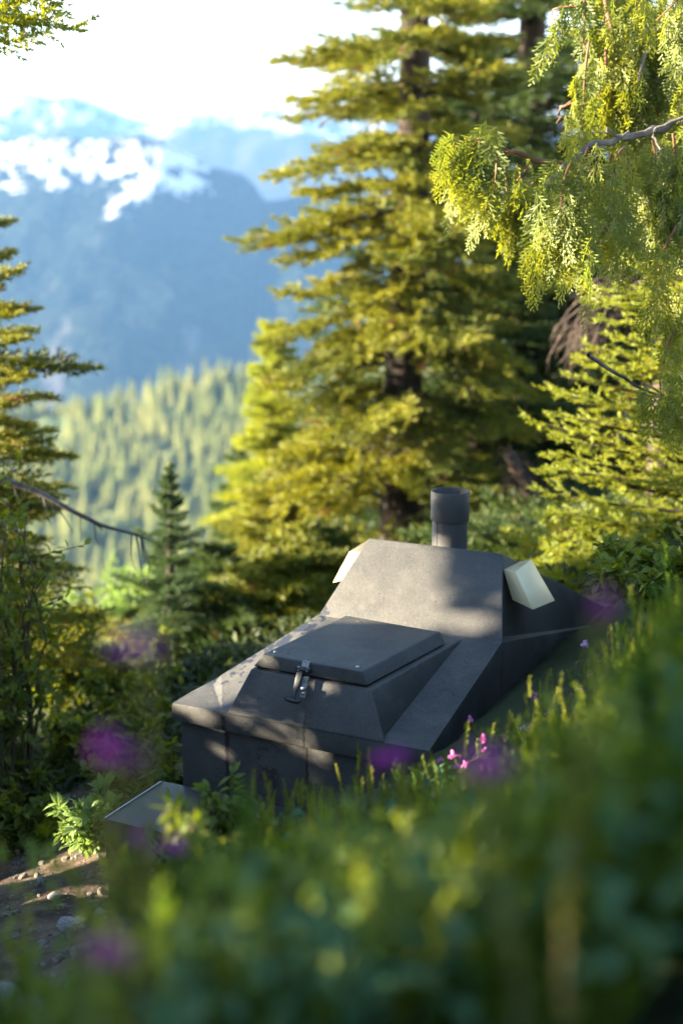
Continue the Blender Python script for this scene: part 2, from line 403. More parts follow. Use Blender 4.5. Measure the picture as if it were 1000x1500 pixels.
def branch_lines(r, step=0.05, spread=0.46, droop=0.08, sub=0.07):
    """shoot lines of a flat fir bough of length 1 along +x"""
    P, D, L = [], [], []
    ax = lambda t: np.array([t, 0.04 * math.sin(t * 5 + ph), -droop * t ** 1.4 + 0.10 * droop * t ** 4 * 6])
    ph = r.random() * 6
    n = 9
    for i in range(n):
        a, b = ax(i / n), ax((i + 1) / n); P.append(a); D.append(b - a); L.append(np.linalg.norm(b - a))
    t = 0.1 + r.random() * 0.05; side = 1
    while t < 0.97:
        p = ax(t); l = spread * (1 - t) ** 0.75 * min(1, 0.35 + t * 2.2) * (0.7 + 0.55 * r.random()) + 0.05
        an = math.radians(48 + 14 * r.random()); d = np.array([math.cos(an), side * math.sin(an), -0.15 + 0.42 * r.random()])
        d /= np.linalg.norm(d); P.append(p); D.append(d); L.append(l)
        s = 0.05; ss = 1
        while s < l * 0.95:
            q = p + d * s + np.array([0, 0, -0.12 * s * s]); l2 = (l - s) * 0.55 * (0.7 + 0.5 * r.random()) + 0.03
            a2 = math.radians(45) * ss; ca, sa = math.cos(a2), math.sin(a2)
            d2 = np.array([d[0] * ca - d[1] * sa, d[0] * sa + d[1] * ca, d[2] - 0.05 + 0.9 * (r.random() - 0.4)]); d2 /= np.linalg.norm(d2)
            P.append(q); D.append(d2); L.append(l2); s += sub * (0.7 + 0.6 * r.random()); ss = -ss
        t += step * (0.7 + 0.6 * r.random()); side = -side
    P, D, L = np.array(P), np.array(D), np.array(L)
    return P, norm(D), L

def rot_z_y(phi, el):
    c, s = math.cos(phi), math.sin(phi); ce, se = math.cos(el), math.sin(el)
    Rz = np.array([[c, -s, 0], [s, c, 0], [0, 0, 1]]); Ry = np.array([[ce, 0, -se], [0, 1, 0], [se, 0, ce]])
    return Rz @ Ry

LIT = []            # (point, radius): left crowns are cut open along the sun ray to light it
def open_gaps(tri, origin):
    if not LIT: return tri
    c = tri.mean(1) + origin; keep = np.ones(len(tri), bool)
    for p, rad in LIT:
        v = c - p; t = v @ SUN_DIR; d2 = (v * v).sum(1) - t * t
        keep &= ~((t > 0.35) & (d2 < rad * rad))
    return tri[keep]

class Bough:
    cache = {}
    @classmethod
    def get(cls, key, count=5, **kw):
        if key not in cls.cache:
            cls.cache[key] = [branch_lines(rng_(hash(key[0]) % 999 if False else sum(map(ord, key)) + i), **kw) for i in range(count)]
        return cls.cache[key]

def conifer(name, label, base, height, trunk_r, radius, z0, z1, n, mat, seed, group=None, cat='tree', dens=130, nl=0.035, nw=0.007,
            el=(-0.35, 0.35), kind='fir', lean=(0, 0), bark_mat=None, gaps=False, azkeep=None, extra=(), spread=0.46, step=0.05, sub=0.07, droop=0.07, rough=0.3, whorl=0.0, inner=0.12):
    """base: world point; z0..z1 part of the height that carries boughs; radius(t) bough length at t in 0..1"""
    r = rng_(seed); base = np.array(base, float)
    tm = [branch_lines(rng_(seed * 7 + i), step, spread, droop, sub) for i in range(6)]
    root = empty(name, base); tag(root, label, cat, group)
    mb = MB()
    nseg = 14; hs = np.linspace(0, height, nseg + 1)
    ctr = lambda h: np.array([lean[0] * h + 0.03 * math.sin(h * 1.3 + seed), lean[1] * h + 0.03 * math.sin(h * 0.9 + seed * 2), h])
    mb.tube([ctr(h) for h in hs], [max(0.006, trunk_r * (1 - h / height) ** 0.8 + (0.25 * trunk_r * math.exp(-h * 4))) for h in hs], 9)
    soup = []
    boughs = []
    for i in range(n):
        t = (i + r.random()) / n; h = z0 + (z1 - z0) * t ** 1.05
        if whorl: h = (math.floor(h / whorl) + 0.5) * whorl + 0.07 * r.normal()
        phi = i * 2.39996 + r.normal() * 0.3
        Lb = radius(t) * (1 - rough + 2 * rough * r.random())
        e = el[0] + (el[1] - el[0]) * t + r.normal() * 0.16
        if azkeep is not None and not azkeep(phi % (2 * math.pi), h): continue
        boughs.append((h, phi, Lb, e))
    boughs += list(extra)
    for h, phi, Lb, e in boughs:
        P, D, L = tm[int(r.integers(6))]
        R = rot_z_y(phi, e); fl = 1 if r.random() < 0.5 else -1
        sc = np.array([1, fl, 1.0]); o = ctr(h)
        P2 = (P * sc) @ R.T * Lb + o; D2 = norm((D * sc) @ R.T)
        far = np.sqrt(((P2 - o) ** 2).sum(1)) > inner * Lb
        soup.append(needles(P2[far], D2[far], L[far] * Lb, dens, nl, nw, r))
        if gaps:
            q = np.array([P2[0] + (P2[8] - P2[0]) * u for u in np.linspace(0, 1, 14)]) + base
            if any(((q - p0) @ SUN_DIR > 0.35).any() and (np.sqrt(np.maximum(0, ((q - p0) ** 2).sum(1) - ((q - p0) @ SUN_DIR) ** 2)) < r0 * 0.8 + 0.03).any() for p0, r0 in LIT): continue
        pts = [P2[k] for k in range(0, 9, 2)]; rr = max(0.004, 0.014 * Lb)
        mb.tube(pts, [rr * (1 - 0.18 * k) for k in range(len(pts))], 4)
    tri = np.concatenate(soup)
    if gaps: tri = open_gaps(tri, base)
    link('trunk', mb.mesh('trunk', True), bark_mat or M_BARK, root)
    link('crown', soup_mesh('crown', tri), mat, root)
    return root

def leaf_tris(P, D, ln, wd, r):
    """pointed oval leaves, folded a little along the midrib (four triangles each)"""
    n = len(P); side = norm(np.cross(D, r.normal(size=(n, 3)) * 0.35 + np.array([0, 0, 1]))); nrm = norm(np.cross(side, D))
    ln = np.asarray(ln).reshape(-1, 1) * np.ones((n, 1)); wd = np.asarray(wd).reshape(-1, 1) * np.ones((n, 1))
    m1 = P + D * ln * 0.33 - nrm * ln * 0.02; m2 = P + D * ln * 0.7 - nrm * ln * 0.06; tp = P + D * ln - nrm * ln * 0.16
    l1 = m1 + side * wd * 0.5 + nrm * wd * 0.12; r1 = m1 - side * wd * 0.5 + nrm * wd * 0.12
    l2 = m2 + side * wd * 0.38 + nrm * wd * 0.08; r2 = m2 - side * wd * 0.38 + nrm * wd * 0.08
    return np.concatenate([np.stack(q, 1) for q in ((P, l1, m1), (P, m1, r1), (m1, l1, l2), (m1, l2, m2), (m1, m2, r2), (m1, r2, r1), (m2, l2, tp), (m2, tp, r2))])

def shrub(name, label, base, h, rad, nstem, nleaf, leaf, mat, seed, group=None, cat='shrub', stem_mat=None, wide=0.55, flat=0.5, gaps=False, lean=(0, 0)):
    r = rng_(seed); base = np.array(base, float); root = empty(name, base); tag(root, label, cat, group)
    mb = MB(); LP, LD = [], []
    for i in range(nstem):
        a = r.random() * 6.283; rr = rad * math.sqrt(r.random())
        tip = np.array([math.cos(a) * rr + lean[0] * h, math.sin(a) * rr + lean[1] * h, h * (0.55 + 0.45 * r.random())]); st = np.array([math.cos(a) * rr * 0.2, math.sin(a) * rr * 0.2, 0])
        pts = []
        for k in range(7):
            t = k / 6; p = st * (1 - t) + tip * t; p[2] = tip[2] * t ** 0.8; p += r.normal(size=3) * 0.02 * h * (t > 0); pts.append(p)
        mb.tube(pts, [0.012 * h * (1 - 0.12 * k) * 0.6 for k in range(7)], 5)
        pts = np.array(pts)
        for j in range(max(2, nleaf // nstem // 6)):
            t = 0.25 + 0.75 * r.random(); k = min(5, int(t * 6)); p = pts[k] + (pts[k + 1] - pts[k]) * (t * 6 - k)
            d = norm(r.normal(size=3) + np.array([0, 0, 0.5])); l = (0.10 + 0.2 * r.random()) * h * 0.6
            mb.tube([p, p + d * l], [0.003, 0.0015], 3)
            m = 6; s = np.linspace(0.25, 1.0, m)
            for q in range(m):
                LP.append(p + d * l * s[q]); LD.append(norm(d * 0.5 + r.normal(size=3) * 0.7 + np.array([0, 0, 0.1])))
    LP, LD = np.array(LP), np.array(LD); n = len(LP)
    ln = leaf * (0.65 + 0.6 * r.random(n)); tri = leaf_tris(LP, LD, ln, ln * wide, r)
    if gaps: tri = open_gaps(tri, base)
    link('stem', mb.mesh('stem', True), stem_mat or M_STEM, root); link('leaves', soup_mesh('leaves', tri), mat, root)
    return root

# ------------------------------------------------------------------ the dark metal shed
def paint(name, stains=True, spots=True):
    b = NB(name); p = b.coord('Object'); x, y, z = b.xyz(p)
    fine = b.noise(p, 240.0, 3.0, 0.7); med = b.noise(p, 70.0, 3.0, 0.6); big = b.noise(p, 5.0, 4.0, 0.6)
    col = b.mix(b.sstep(big, 0.3, 0.7), (0.033, 0.0325, 0.0305), (0.064, 0.061, 0.054))
    col = b.mix(b.sstep(fine, 0.52, 0.72), col, (0.095, 0.092, 0.083))
    dust = b.math('MULTIPLY', b.sstep(b.noise(p, 11.0, 5.0, 0.7), 0.5, 0.72), 0.45); col = b.mix(dust, col, (0.105, 0.098, 0.085))
    speck = b.sstep(b.noise(p, 95.0, 2.0, 0.5), 0.69, 0.73); col = b.mix(b.math('MULTIPLY', speck, 0.8), col, (0.012, 0.011, 0.01))
    rough = 0.62
    if spots:   # bare, darker blue-grey metal where the paint has flaked: left strip and a few drops elsewhere
        s1 = b.noise(p, 26.0, 4.0, 0.62)
        left = b.math('MULTIPLY', b.sstep(x, 0.30, 0.235), b.math('MULTIPLY', b.sstep(y, 0.02, 0.36), b.math('MULTIPLY', b.sstep(y, 0.70, 0.60), b.sstep(z, 0.0, 0.01))))
        thr = b.math('SUBTRACT', 0.66, b.math('MULTIPLY', left, 0.17))
        fl_ = b.sstep(s1, thr, b.math('ADD', thr, 0.015))
        fl_ = b.math('MULTIPLY', fl_, b.sstep(left, 0.02, 0.2))
        col = b.mix(fl_, col, (0.012, 0.015, 0.024))
        vor = b.n('ShaderNodeTexVoronoi'); b.set(vor.inputs['Vector'], p); vor.inputs['Scale'].default_value = 38.0
        dr = b.sstep(vor.outputs['Distance'], 0.2, 0.16); dr = b.math('MULTIPLY', dr, b.sstep(b.noise(p, 9.0, 2.0), 0.60, 0.66))
        near_hip = b.sstep(b.math('ABSOLUTE', b.math('SUBTRACT', y, 0.58)), 0.22, 0.05)
        col = b.mix(b.math('MULTIPLY', dr, near_hip), col, (0.02, 0.02, 0.024))
        sc = b.noise(b.scale(p, (30, 120, 60)), 1.0, 3.0, 0.7)
        scr = b.math('MULTIPLY', b.sstep(sc, 0.72, 0.75), b.sstep(b.noise(p, 6.0, 2.0), 0.52, 0.6))
        col = b.mix(b.math('MULTIPLY', scr, 0.7), col, (0.4, 0.38, 0.35))
    if stains:  # dark run-off streaks under the seams of the rim
        wob = b.math('MULTIPLY', b.math('SUBTRACT', b.noise(b.scale(p, (60, 60, 60)), 1.0, 3.0), 0.5), 0.02)
        xx = b.math('ADD', x, wob)
        def streak(x0, w, ztop, zlow):
            d = b.math('ABSOLUTE', b.math('SUBTRACT', xx, x0))
            return b.math('MULTIPLY', b.sstep(d, w, w * 0.45), b.math('MULTIPLY', b.sstep(z, ztop, ztop - 0.02), b.sstep(y, 0.06, 0.03)))
        m = b.math('MAXIMUM', streak(0.192, 0.010, 0.004, -0.3), streak(0.4817, 0.006, 0.05, -0.3))
        blot = b.math('MULTIPLY', b.sstep(b.noise(p, 14.0, 4.0, 0.7), 0.52, 0.6), b.math('MULTIPLY', b.sstep(z, -0.2, -0.28), b.sstep(b.math('ABSOLUTE', b.math('SUBTRACT', x, 0.22)), 0.12, 0.03)))
        blot2 = b.math('MULTIPLY', b.sstep(b.noise(p, 22.0, 4.0, 0.7), 0.48, 0.58), b.math('MULTIPLY', b.sstep(z, -0.08, -0.11), b.sstep(b.math('ABSOLUTE', b.math('SUBTRACT', x, 0.34)), 0.06, 0.02)))
        m = b.math('MAXIMUM', m, b.math('MAXIMUM', b.math('MULTIPLY', blot, b.sstep(y, 0.05, 0.03)), b.math('MULTIPLY', b.math('MULTIPLY', blot2, 0.8), b.sstep(y, 0.05, 0.03))))
        col = b.mix(b.math('MULTIPLY', m, 0.92), col, (0.014, 0.011, 0.008))
    nb = b.bump(b.math('ADD', b.math('MULTIPLY', fine, 0.6), med), 0.5, 0.002)
    return b.principled(col, rough, normal=nb, spec=0.4)

M_PAINT = paint('textured_dark_paint'); M_PAINT_B = paint('textured_dark_paint_plain', False, False)
def metal(name, c, rough, metallic, sc=60, var=0.15):
    b = NB(name); p = b.coord('Object'); n = b.noise(p, sc, 4.0, 0.6)
    c2 = tuple(min(1, v * (1 + var)) for v in c); c1 = tuple(v * (1 - var) for v in c)
    return b.principled(b.mix(n, c1, c2), b.sstep(n, 0.3, 0.7, rough - 0.08, rough + 0.08), metallic, normal=b.bump(n, 0.03, 0.001))
M_ALU = metal('cream_sheet_metal', (0.60, 0.50, 0.31), 0.42, 0.7, 9, 0.04)
M_STEEL = metal('bright_steel', (0.42, 0.42, 0.42), 0.32, 1.0)
M_GLINT = metal('edge_glint_metal', (0.3, 0.31, 0.32), 0.35, 0.6, 30, 0.2)  # paler tone imitating the glint on the step box edge
M_RUBBER = metal('black_rubber', (0.02, 0.021, 0.023), 0.45, 0.0, 200, 0.3)
M_PIPE = metal('black_pipe_paint', (0.05, 0.048, 0.046), 0.55, 0.0, 120, 0.35)
M_SEAM = metal('dark_gap', (0.008, 0.008, 0.008), 0.8, 0.0)

def build_shed():
    root = empty('mountain_outhouse', FL, YAW)
    tag(root, 'angular dark grey metal outhouse with latched hatch, two silver vents and a black pipe', 'outhouse')
    Wd = 0.8995
    # lower box
    mb = MB(); mb.box((0.455, 0.99, -0.36), (0.435, 0.97, 0.298)); link('body', bevel_mesh(mb.mesh('body'), 0.006), M_PAINT, root)
    # rim: folded lip round the roof
    v = [(0, 0, 0), (Wd, 0, 0), (Wd, 2.0, 0.0), (0, 2.0, 0.0), (0, 0, -0.062), (Wd, 0, -0.068), (Wd, 2.0, -0.062), (0, 2.0, -0.062)]
    # left flat flange dips a little towards its corner, as sheet metal does
    roofv = [(0, 0, 0), (0.19, 0, 0.0015), (0.20, 0, 0.0015), (Wd, 0, 0.0),            # 0-3 front edge
             (0.004, 0.10, 0.004), (0.022, 0.215, 0.004), (0.2137, 0.6077, 0.160), (Wd, 0.6077, 0.160),  # 4-7
             (0.0, 2.0, 0.0), (Wd, 2.2, -0.2),                                           # 8-9
             (0.0, 0.2, 0.0), (0.0, 0.6, 0.0), (0.045, 0.235, 0.03)]
    b4 = 0.062; low = [(0, 0, -0.058), (Wd, 0, -0.070), (Wd, 2.2, -0.27), (0, 2.0, -0.062)]
    o = len(roofv); V = roofv + low
    F = [(0, 1, 5, 4), (1, 2, 6, 12, 5), (2, 3, 7, 6), (0, 4, 5, 10), (5, 12, 11, 10), (12, 6, 11),
         (0, o, o + 1, 3, 2, 1), (3, o + 1, o + 2, 9, 7), (0, 10, 11, 8, o + 3, o), (o, o + 3, o + 2, o + 1), (6, 7, 9, 8, 11), (9, o + 2, o + 3, 8)]
    me = pmesh('rim', V, F); bm = bmesh.new(); bm.from_mesh(me); bmesh.ops.triangulate(bm, faces=[f for f in bm.faces if len(f.verts) > 4]); bm.to_mesh(me); bm.free()
    link('roof', bevel_mesh(me, 0.004), M_PAINT, root)
    # hood: front face, inclined flanks, long back slope
    c = 0.5566
    V = [(0.2137, 0.6077, 0.157), (Wd, 0.6077, 0.157), (0.8095, 0.834, 0.40), (0.3035, 0.834, 0.40),
         (0.8995, 2.2, -0.195), (0.2137, 2.2, -0.195), (0.2137, 0.6077, -0.05), (Wd + 0.0, 0.6077, -0.05), (Wd, 2.2, -0.5), (0.2137, 2.2, -0.5)]
    zz = lambda y: 0.4 - (y - 0.834) * 0.4355
    F = [(0, 1, 2, 3), (3, 2, 4, 5), (1, 7, 8, 4, 2), (0, 3, 5, 9, 6), (6, 9, 8, 7), (0, 6, 7, 1), (5, 4, 8, 9)]
    V = [list(q) for q in V]; V[0][1] += 0.0; 
    V[0][2] -= 0.0; V[1][0] += 0.002; V[7][0] += 0.002; V[4][0] += 0.002; V[8][0] += 0.002
    link('hood', bevel_mesh(pmesh('hood', V, F), 0.006, 3), M_PAINT, root)
    # ledge along the right foot
    mb = MB(); mb.box((Wd + 0.03, 1.35, -0.16), (0.028, 0.85, 0.012), np.array(Matrix.Rotation(math.radians(7), 3, 'X') @ Matrix.Rotation(math.radians(12), 3, 'Y'))); link('side_flange', bevel_mesh(mb.mesh('side_flange'), 0.003), M_PAINT_B, root)
    # hatch housing: wedge with leaning front
    V = [(0.2046, -0.002, 0.0), (0.7573, -0.002, 0.0), (0.681, 0.06, 0.137), (0.262, 0.06, 0.139), (0.767, 0.588, 0.157), (0.26, 0.588, 0.157),
         (0.2046, 0.02, -0.03), (0.7573, 0.02, -0.03), (0.767, 0.588, 0.05), (0.235, 0.588, 0.05)]
    F = [(0, 1, 2, 3), (3, 2, 4, 5), (1, 7, 8, 4, 2), (0, 3, 5, 9, 6), (6, 9, 8, 7), (0, 6, 7, 1), (5, 4, 8, 9)]
    link('hatch', bevel_mesh(pmesh('hatch', V, F), 0.007, 3), M_PAINT, root)
    mb = MB(); V = [(0.276, 0.074, 0.134), (0.662, 0.072, 0.134), (0.726, 0.525, 0.149), (0.335, 0.55, 0.149), (0.276, 0.074, 0.150), (0.662, 0.072, 0.150), (0.726, 0.525, 0.162), (0.335, 0.55, 0.162)]
    FB = [(0, 3, 2, 1), (4, 5, 6, 7), (0, 1, 5, 4), (1, 2, 6, 5), (2, 3, 7, 6), (3, 0, 4, 7)]
    link('gasket', pmesh('gasket', V, FB), M_SEAM, root)
    V = [(0.268, 0.062, 0.147), (0.6655, 0.0605, 0.145), (0.739, 0.515, 0.160), (0.330, 0.562, 0.160), (0.2994, 0.0704, 0.190), (0.6505, 0.0603, 0.190), (0.7108, 0.527, 0.193), (0.3518, 0.5556, 0.193)]
    lid = link('hatch_lid', bevel_mesh(pmesh('hatch_lid', V, FB), 0.006, 3), M_PAINT_B, root)
    for (x, y, z) in ((0.3241, 0.1055, 0.1905), (0.6208, 0.0909, 0.1905)):
        mb = MB(); mb.tube([(x, y, z - 0.002), (x, y, z + 0.001), (x, y, z + 0.003)], [0.0058, 0.0058, 0.0035], 12); link('rivet', mb.mesh('rivet', True), M_STEEL, lid)
    # latch: bracket on the lid, rubber strap, bolt and T-handle on the leaning front
    lt = empty('latch', (0.459, 0.052, 0.150)); lt.parent = root
    up = np.array([0, 0.396, 0.918]); out = np.array([0, -0.918, 0.396]); ex = np.array([1.0, 0, 0])
    R = np.stack([ex, out, up], 1)
    def Lp(x, o_, u): return ex * x + out * o_ + up * u
    mb = MB(); mb.box(Lp(0.002, 0.012, 0.028), (0.013, 0.0022, 0.016), R); mb.box(Lp(-0.012, 0.02, 0.016), (0.0022, 0.011, 0.007), R); mb.box(Lp(0.018, 0.02, 0.016), (0.0022, 0.011, 0.007), R)
    mb.box(Lp(0.012, 0.012, -0.036), (0.009, 0.003, 0.034), R)
    link('bracket', bevel_mesh(mb.mesh('bracket'), 0.001, 1), M_STEEL, lt)
    mb = MB(); mb.tube([Lp(-0.019, 0.022, 0.016), Lp(0.0, 0.022, 0.016), Lp(0.025, 0.022, 0.016)], [0.0095, 0.0095, 0.0095], 14)
    mb.tube([Lp(-0.0195, 0.022, 0.016), Lp(-0.0196, 0.022, 0.016)], [0.0095, 0.001], 14)
    link('pivot', mb.mesh('pivot', True), M_RUBBER, lt)
    mb = MB()
    V = []
    for (u, w, o_) in ((0.016, 0.0105, 0.024), (-0.012, 0.0095, 0.024), (-0.04, 0.0075, 0.026), (-0.052, 0.0055, 0.028), (-0.066, 0.006, 0.03), (-0.078, 0.008, 0.031)):
        for sx, so in ((-1, -1), (1, -1), (1, 1), (-1, 1)): V.append(Lp(-0.006 + sx * w + (0.016 - u) * -0.06, o_ + so * 0.004, u))
    F = [(i * 4 + k, i * 4 + (k + 1) % 4, i * 4 + 4 + (k + 1) % 4, i * 4 + 4 + k) for i in range(5) for k in range(4)] + [(0, 3, 2, 1), (20, 21, 22, 23)]
    link('strap', bevel_mesh(pmesh('strap', V, F), 0.0015, 2), M_RUBBER, lt)
    mb = MB(); hp = [Lp(-0.04, 0.034, -0.076), Lp(-0.030, 0.032, -0.082), Lp(-0.011, 0.031, -0.0845), Lp(0.008, 0.032, -0.084), Lp(0.019, 0.034, -0.08)]
    mb.tube(hp, [0.003, 0.0062, 0.0078, 0.0065, 0.003], 10); mb.tube([hp[0], hp[0] + ex * -0.001], [0.003, 0.0005], 10)
    link('t_handle', mb.mesh('t_handle', True), M_RUBBER, lt)
    mb = MB(); mb.tube([Lp(0.013, 0.012, -0.042), Lp(0.013, 0.026, -0.042), Lp(0.013, 0.028, -0.042)], [0.0075, 0.0075, 0.004], 12); mb.tube([Lp(0.013, 0.014, -0.056), Lp(0.013, 0.021, -0.056)], [0.006, 0.0055], 12)
    link('bolt', mb.mesh('bolt', True), M_STEEL, lt)
    # cowl vents: open-bottomed scoops on both flanks
    A, B, G, H, D, C_, F_, E_ = (0.826, 0.802, 0.3535), (0.8295, 0.962, 0.344), (0.8636, 0.796, 0.2526), (0.866, 0.965, 0.246), (0.870, 0.802, 0.350), (0.873, 0.957, 0.3590), (0.937, 0.80, 0.226), (0.955, 0.985, 0.212)
    def vent(m):
        P = [np.array(q) for q in (A, B, G, H, D, C_, F_, E_)]
        if m: P = [np.array([2 * c - q[0], q[1], q[2]]) for q in P]
        F = [(0, 4, 6, 2), (0, 1, 5, 4), (4, 5, 7, 6), (1, 3, 7, 5), (0, 2, 3, 1)]
        me = pmesh('vent_cowl', P, F); bevel_mesh(me, 0.0022, 2)
        return link('vent_cowl', me, M_ALU, root)
    vent(False); vent(True)
    # stove-pipe vent with collar
    px, py = 0.529, 1.045
    def lathe(prof, n=40):
        V = []; F = []
        for r_, z in prof:
            for k in range(n): V.append((px + r_ * math.cos(2 * math.pi * k / n), py + r_ * math.sin(2 * math.pi * k / n), z))
        for i in range(len(prof) - 1):
            for k in range(n): F.append((i * n + k, i * n + (k + 1) % n, (i + 1) * n + (k + 1) % n, (i + 1) * n + k))
        return V, F
    mb = MB(); mb.add(*lathe([(0.0645, 0.25), (0.0645, 0.46), (0.060, 0.46), (0.060, 0.25)]))
    mb.box((px - 0.025, py - 0.0592, 0.36), (0.0011, 0.0015, 0.10))
    pipe = link('vent_pipe', mb.mesh('vent_pipe', True), M_PIPE, root); pipe.data.set_sharp_from_angle(angle=math.radians(40))
    mb = MB(); mb.add(*lathe([(0.0655, 0.450), (0.069, 0.447), (0.0705, 0.451), (0.0705, 0.551), (0.0695, 0.554), (0.0645, 0.554), (0.0635, 0.551), (0.0635, 0.45), (0.0655, 0.450)]))
    col = link('collar', mb.mesh('collar', True), M_PIPE, pipe); col.data.set_sharp_from_angle(angle=math.radians(40))
    return root
build_shed()

def build_step():
    root = empty('metal_step_box', FL, YAW); tag(root, 'low plain dark metal box standing like a step before the bigger grey box', 'metal box')
    mb = MB(); mb.box((0.44, -0.145, -0.46), (0.495, 0.163, 0.1735)); link('box_body', bevel_mesh(mb.mesh('box_body'), 0.004), M_PAINT_B, root)
    mb = MB(); mb.box((-0.0545, -0.15, -0.2865), (0.0032, 0.156, 0.0045)); link('edge_glint', bevel_mesh(mb.mesh('edge_glint'), 0.001, 1), M_GLINT, root)  # pale strip laid on the top edge to stand in for its glint
    return root
build_step()

def shed_w(x, y, z): return FL + E1 * x + E2 * y + np.array([0, 0, z])
def fallen_needles():
    r = rng_(33); T = []
    def put(o, u, v, n, l):
        o, u, v = map(np.array, (o, u, v)); nn = norm(np.cross(u, v))
        for i in range(n):
            c = o + u * r.random() + v * r.random() ** 0.7; a = r.random() * 6.28; d = norm(u) * math.cos(a) + norm(np.cross(nn, u)) * math.sin(a); w = np.cross(nn, d) * (0.0007 + 0.0008 * r.random()); k = l * (0.5 + r.random())
            h = nn * 0.0012; e = nn * (0.001 + 0.002 * r.random())
            T.append((c + h - w, c + h + w, c + h + e + d * k)); T.append((c + h + w, c + 2 * h, c + h + e + d * k)); T.append((c + 2 * h, c + h - w, c + h + e + d * k))
    put((0.31, 0.09, 0.191), (0.32, 0.0, 0), (0.055, 0.42, 0.003), 46, 0.011)
    put((0.79, 0.08, 0.022), (0.09, 0, 0), (0, 0.5, 0.13), 40, 0.012)
    put((0.03, 0.03, 0.008), (0.14, 0, 0), (0.06, 0.2, 0.03), 16, 0.011)
    put((-0.03, -0.28, -0.2856), (0.7, 0, 0), (0, 0.27, 0), 120, 0.013)
    o = link('fallen_needles', soup_mesh('fallen_needles', np.array(T)), M_TWIG_PALE); o.location = FL; o.rotation_euler = (0, 0, YAW); tag(o, kind='stuff')
fallen_needles()
# spots on the shed lit by cutting the crowns open towards the sun
LIT += [(shed_w(0.34, 0.68, 0.24), 0.09), (shed_w(0.44, 0.74, 0.30), 0.10), (shed_w(0.38, 0.80, 0.37), 0.09), (shed_w(0.60, 0.64, 0.19), 0.06), (shed_w(0.50, 0.68, 0.23), 0.10), (shed_w(0.28, 0.64, 0.19), 0.07), (shed_w(0.75, 0.64, 0.2), 0.05),
        (shed_w(0.12, 0.10, 0.01), 0.07), (shed_w(0.12, 0.35, 0.06), 0.10), (shed_w(0.20, 0.52, 0.12), 0.09), (shed_w(0.10, 0.2, 0.02), 0.08), (shed_w(0.10, 0.0, -0.02), 0.035), (shed_w(0.145, 0.0, -0.13), 0.028),
        (shed_w(0.20, 0.86, 0.30), 0.10), (shed_w(0.36, 0.5, 0.19), 0.05), (shed_w(0.32, 0.07, 0.17), 0.03), (shed_w(0.55, 0.06, 0.12), 0.03)]

LIT += [(shed_w(0.30, 0.72, 0.27), 0.13), (shed_w(0.42, 0.68, 0.23), 0.13), (shed_w(0.40, 0.78, 0.34), 0.12), (shed_w(0.34, 0.64, 0.18), 0.10), (shed_w(0.06, 0.12, 0.01), 0.10), (shed_w(0.30, 0.80, 0.36), 0.12), (shed_w(0.20, 0.92, 0.32), 0.12), (shed_w(0.16, 0.95, 0.27), 0.09), (shed_w(0.24, 0.82, 0.30), 0.08)]
LIT += [(at(a, b, Y), R_) for a, b, Y, R_ in ((700, 270, 5.1, 0.16), (745, 300, 5.15, 0.14), (670, 330, 5.1, 0.10), (840, 380, 5.1, 0.14), (900, 100, 5.4, 0.25), (860, 120, 5.2, 0.15), (115, 1245, 4.55, 0.18), (60, 25, 5.2, 0.30), (110, 40, 5.2, 0.2), (70, 520, 7.0, 0.3), (40, 450, 7.0, 0.2), (75, 1300, 4.1, 0.08),
        (930, 1420, 1.2, 0.10), (760, 1260, 1.6, 0.07), (880, 1080, 1.9, 0.08), (820, 1010, 3.0, 0.12), (690, 1100, 3.3, 0.14), (240, 1290, 3.3, 0.05))]

# ------------------------------------------------------------------ conifers
gz = lambda x, y: float(ground_z(x, y))
# tall fir behind the shed
b_ = at(592, 700, 10.5); zb = gz(b_[0], 10.5)
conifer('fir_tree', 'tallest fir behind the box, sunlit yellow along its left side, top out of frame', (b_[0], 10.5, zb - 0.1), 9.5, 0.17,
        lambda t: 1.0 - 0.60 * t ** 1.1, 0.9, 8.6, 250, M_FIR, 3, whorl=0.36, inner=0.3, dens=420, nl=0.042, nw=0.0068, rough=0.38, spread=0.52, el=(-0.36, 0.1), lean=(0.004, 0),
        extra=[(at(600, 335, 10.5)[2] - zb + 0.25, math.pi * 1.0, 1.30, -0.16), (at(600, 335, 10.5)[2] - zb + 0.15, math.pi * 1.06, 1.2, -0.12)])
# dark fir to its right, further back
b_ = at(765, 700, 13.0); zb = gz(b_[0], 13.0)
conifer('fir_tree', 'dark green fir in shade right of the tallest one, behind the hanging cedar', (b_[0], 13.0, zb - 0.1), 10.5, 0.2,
        lambda t: 1.75 - 0.9 * t ** 1.2, 0.8, 9.5, 240, M_FIR_SHADED, 5, whorl=0.4, inner=0.25, dens=230, nl=0.05, nw=0.009, rough=0.45, el=(-0.3, 0.25))
b_ = at(690, 780, 11.6); zb = gz(b_[0], 11.6)
conifer('fir_tree', 'short dark fir directly behind the black vent pipe', (b_[0], 11.6, zb - 0.1), 4.6, 0.10,
        lambda t: 1.25 - 1.0 * t, 0.4, 4.4, 120, M_FIR_SHADED, 6, dens=130, nl=0.05, nw=0.01, el=(-0.35, 0.3))
b_ = at(885, 700, 12.0); zb = gz(b_[0], 12.0)
conifer('fir_tree', 'dark fir behind the bare brown branches at the right', (b_[0], 12.0, zb - 0.1), 6.0, 0.12,
        lambda t: 1.5 - 1.1 * t, 0.4, 5.7, 130, M_FIR_SHADED, 8, dens=120, nl=0.055, nw=0.011, el=(-0.35, 0.2))
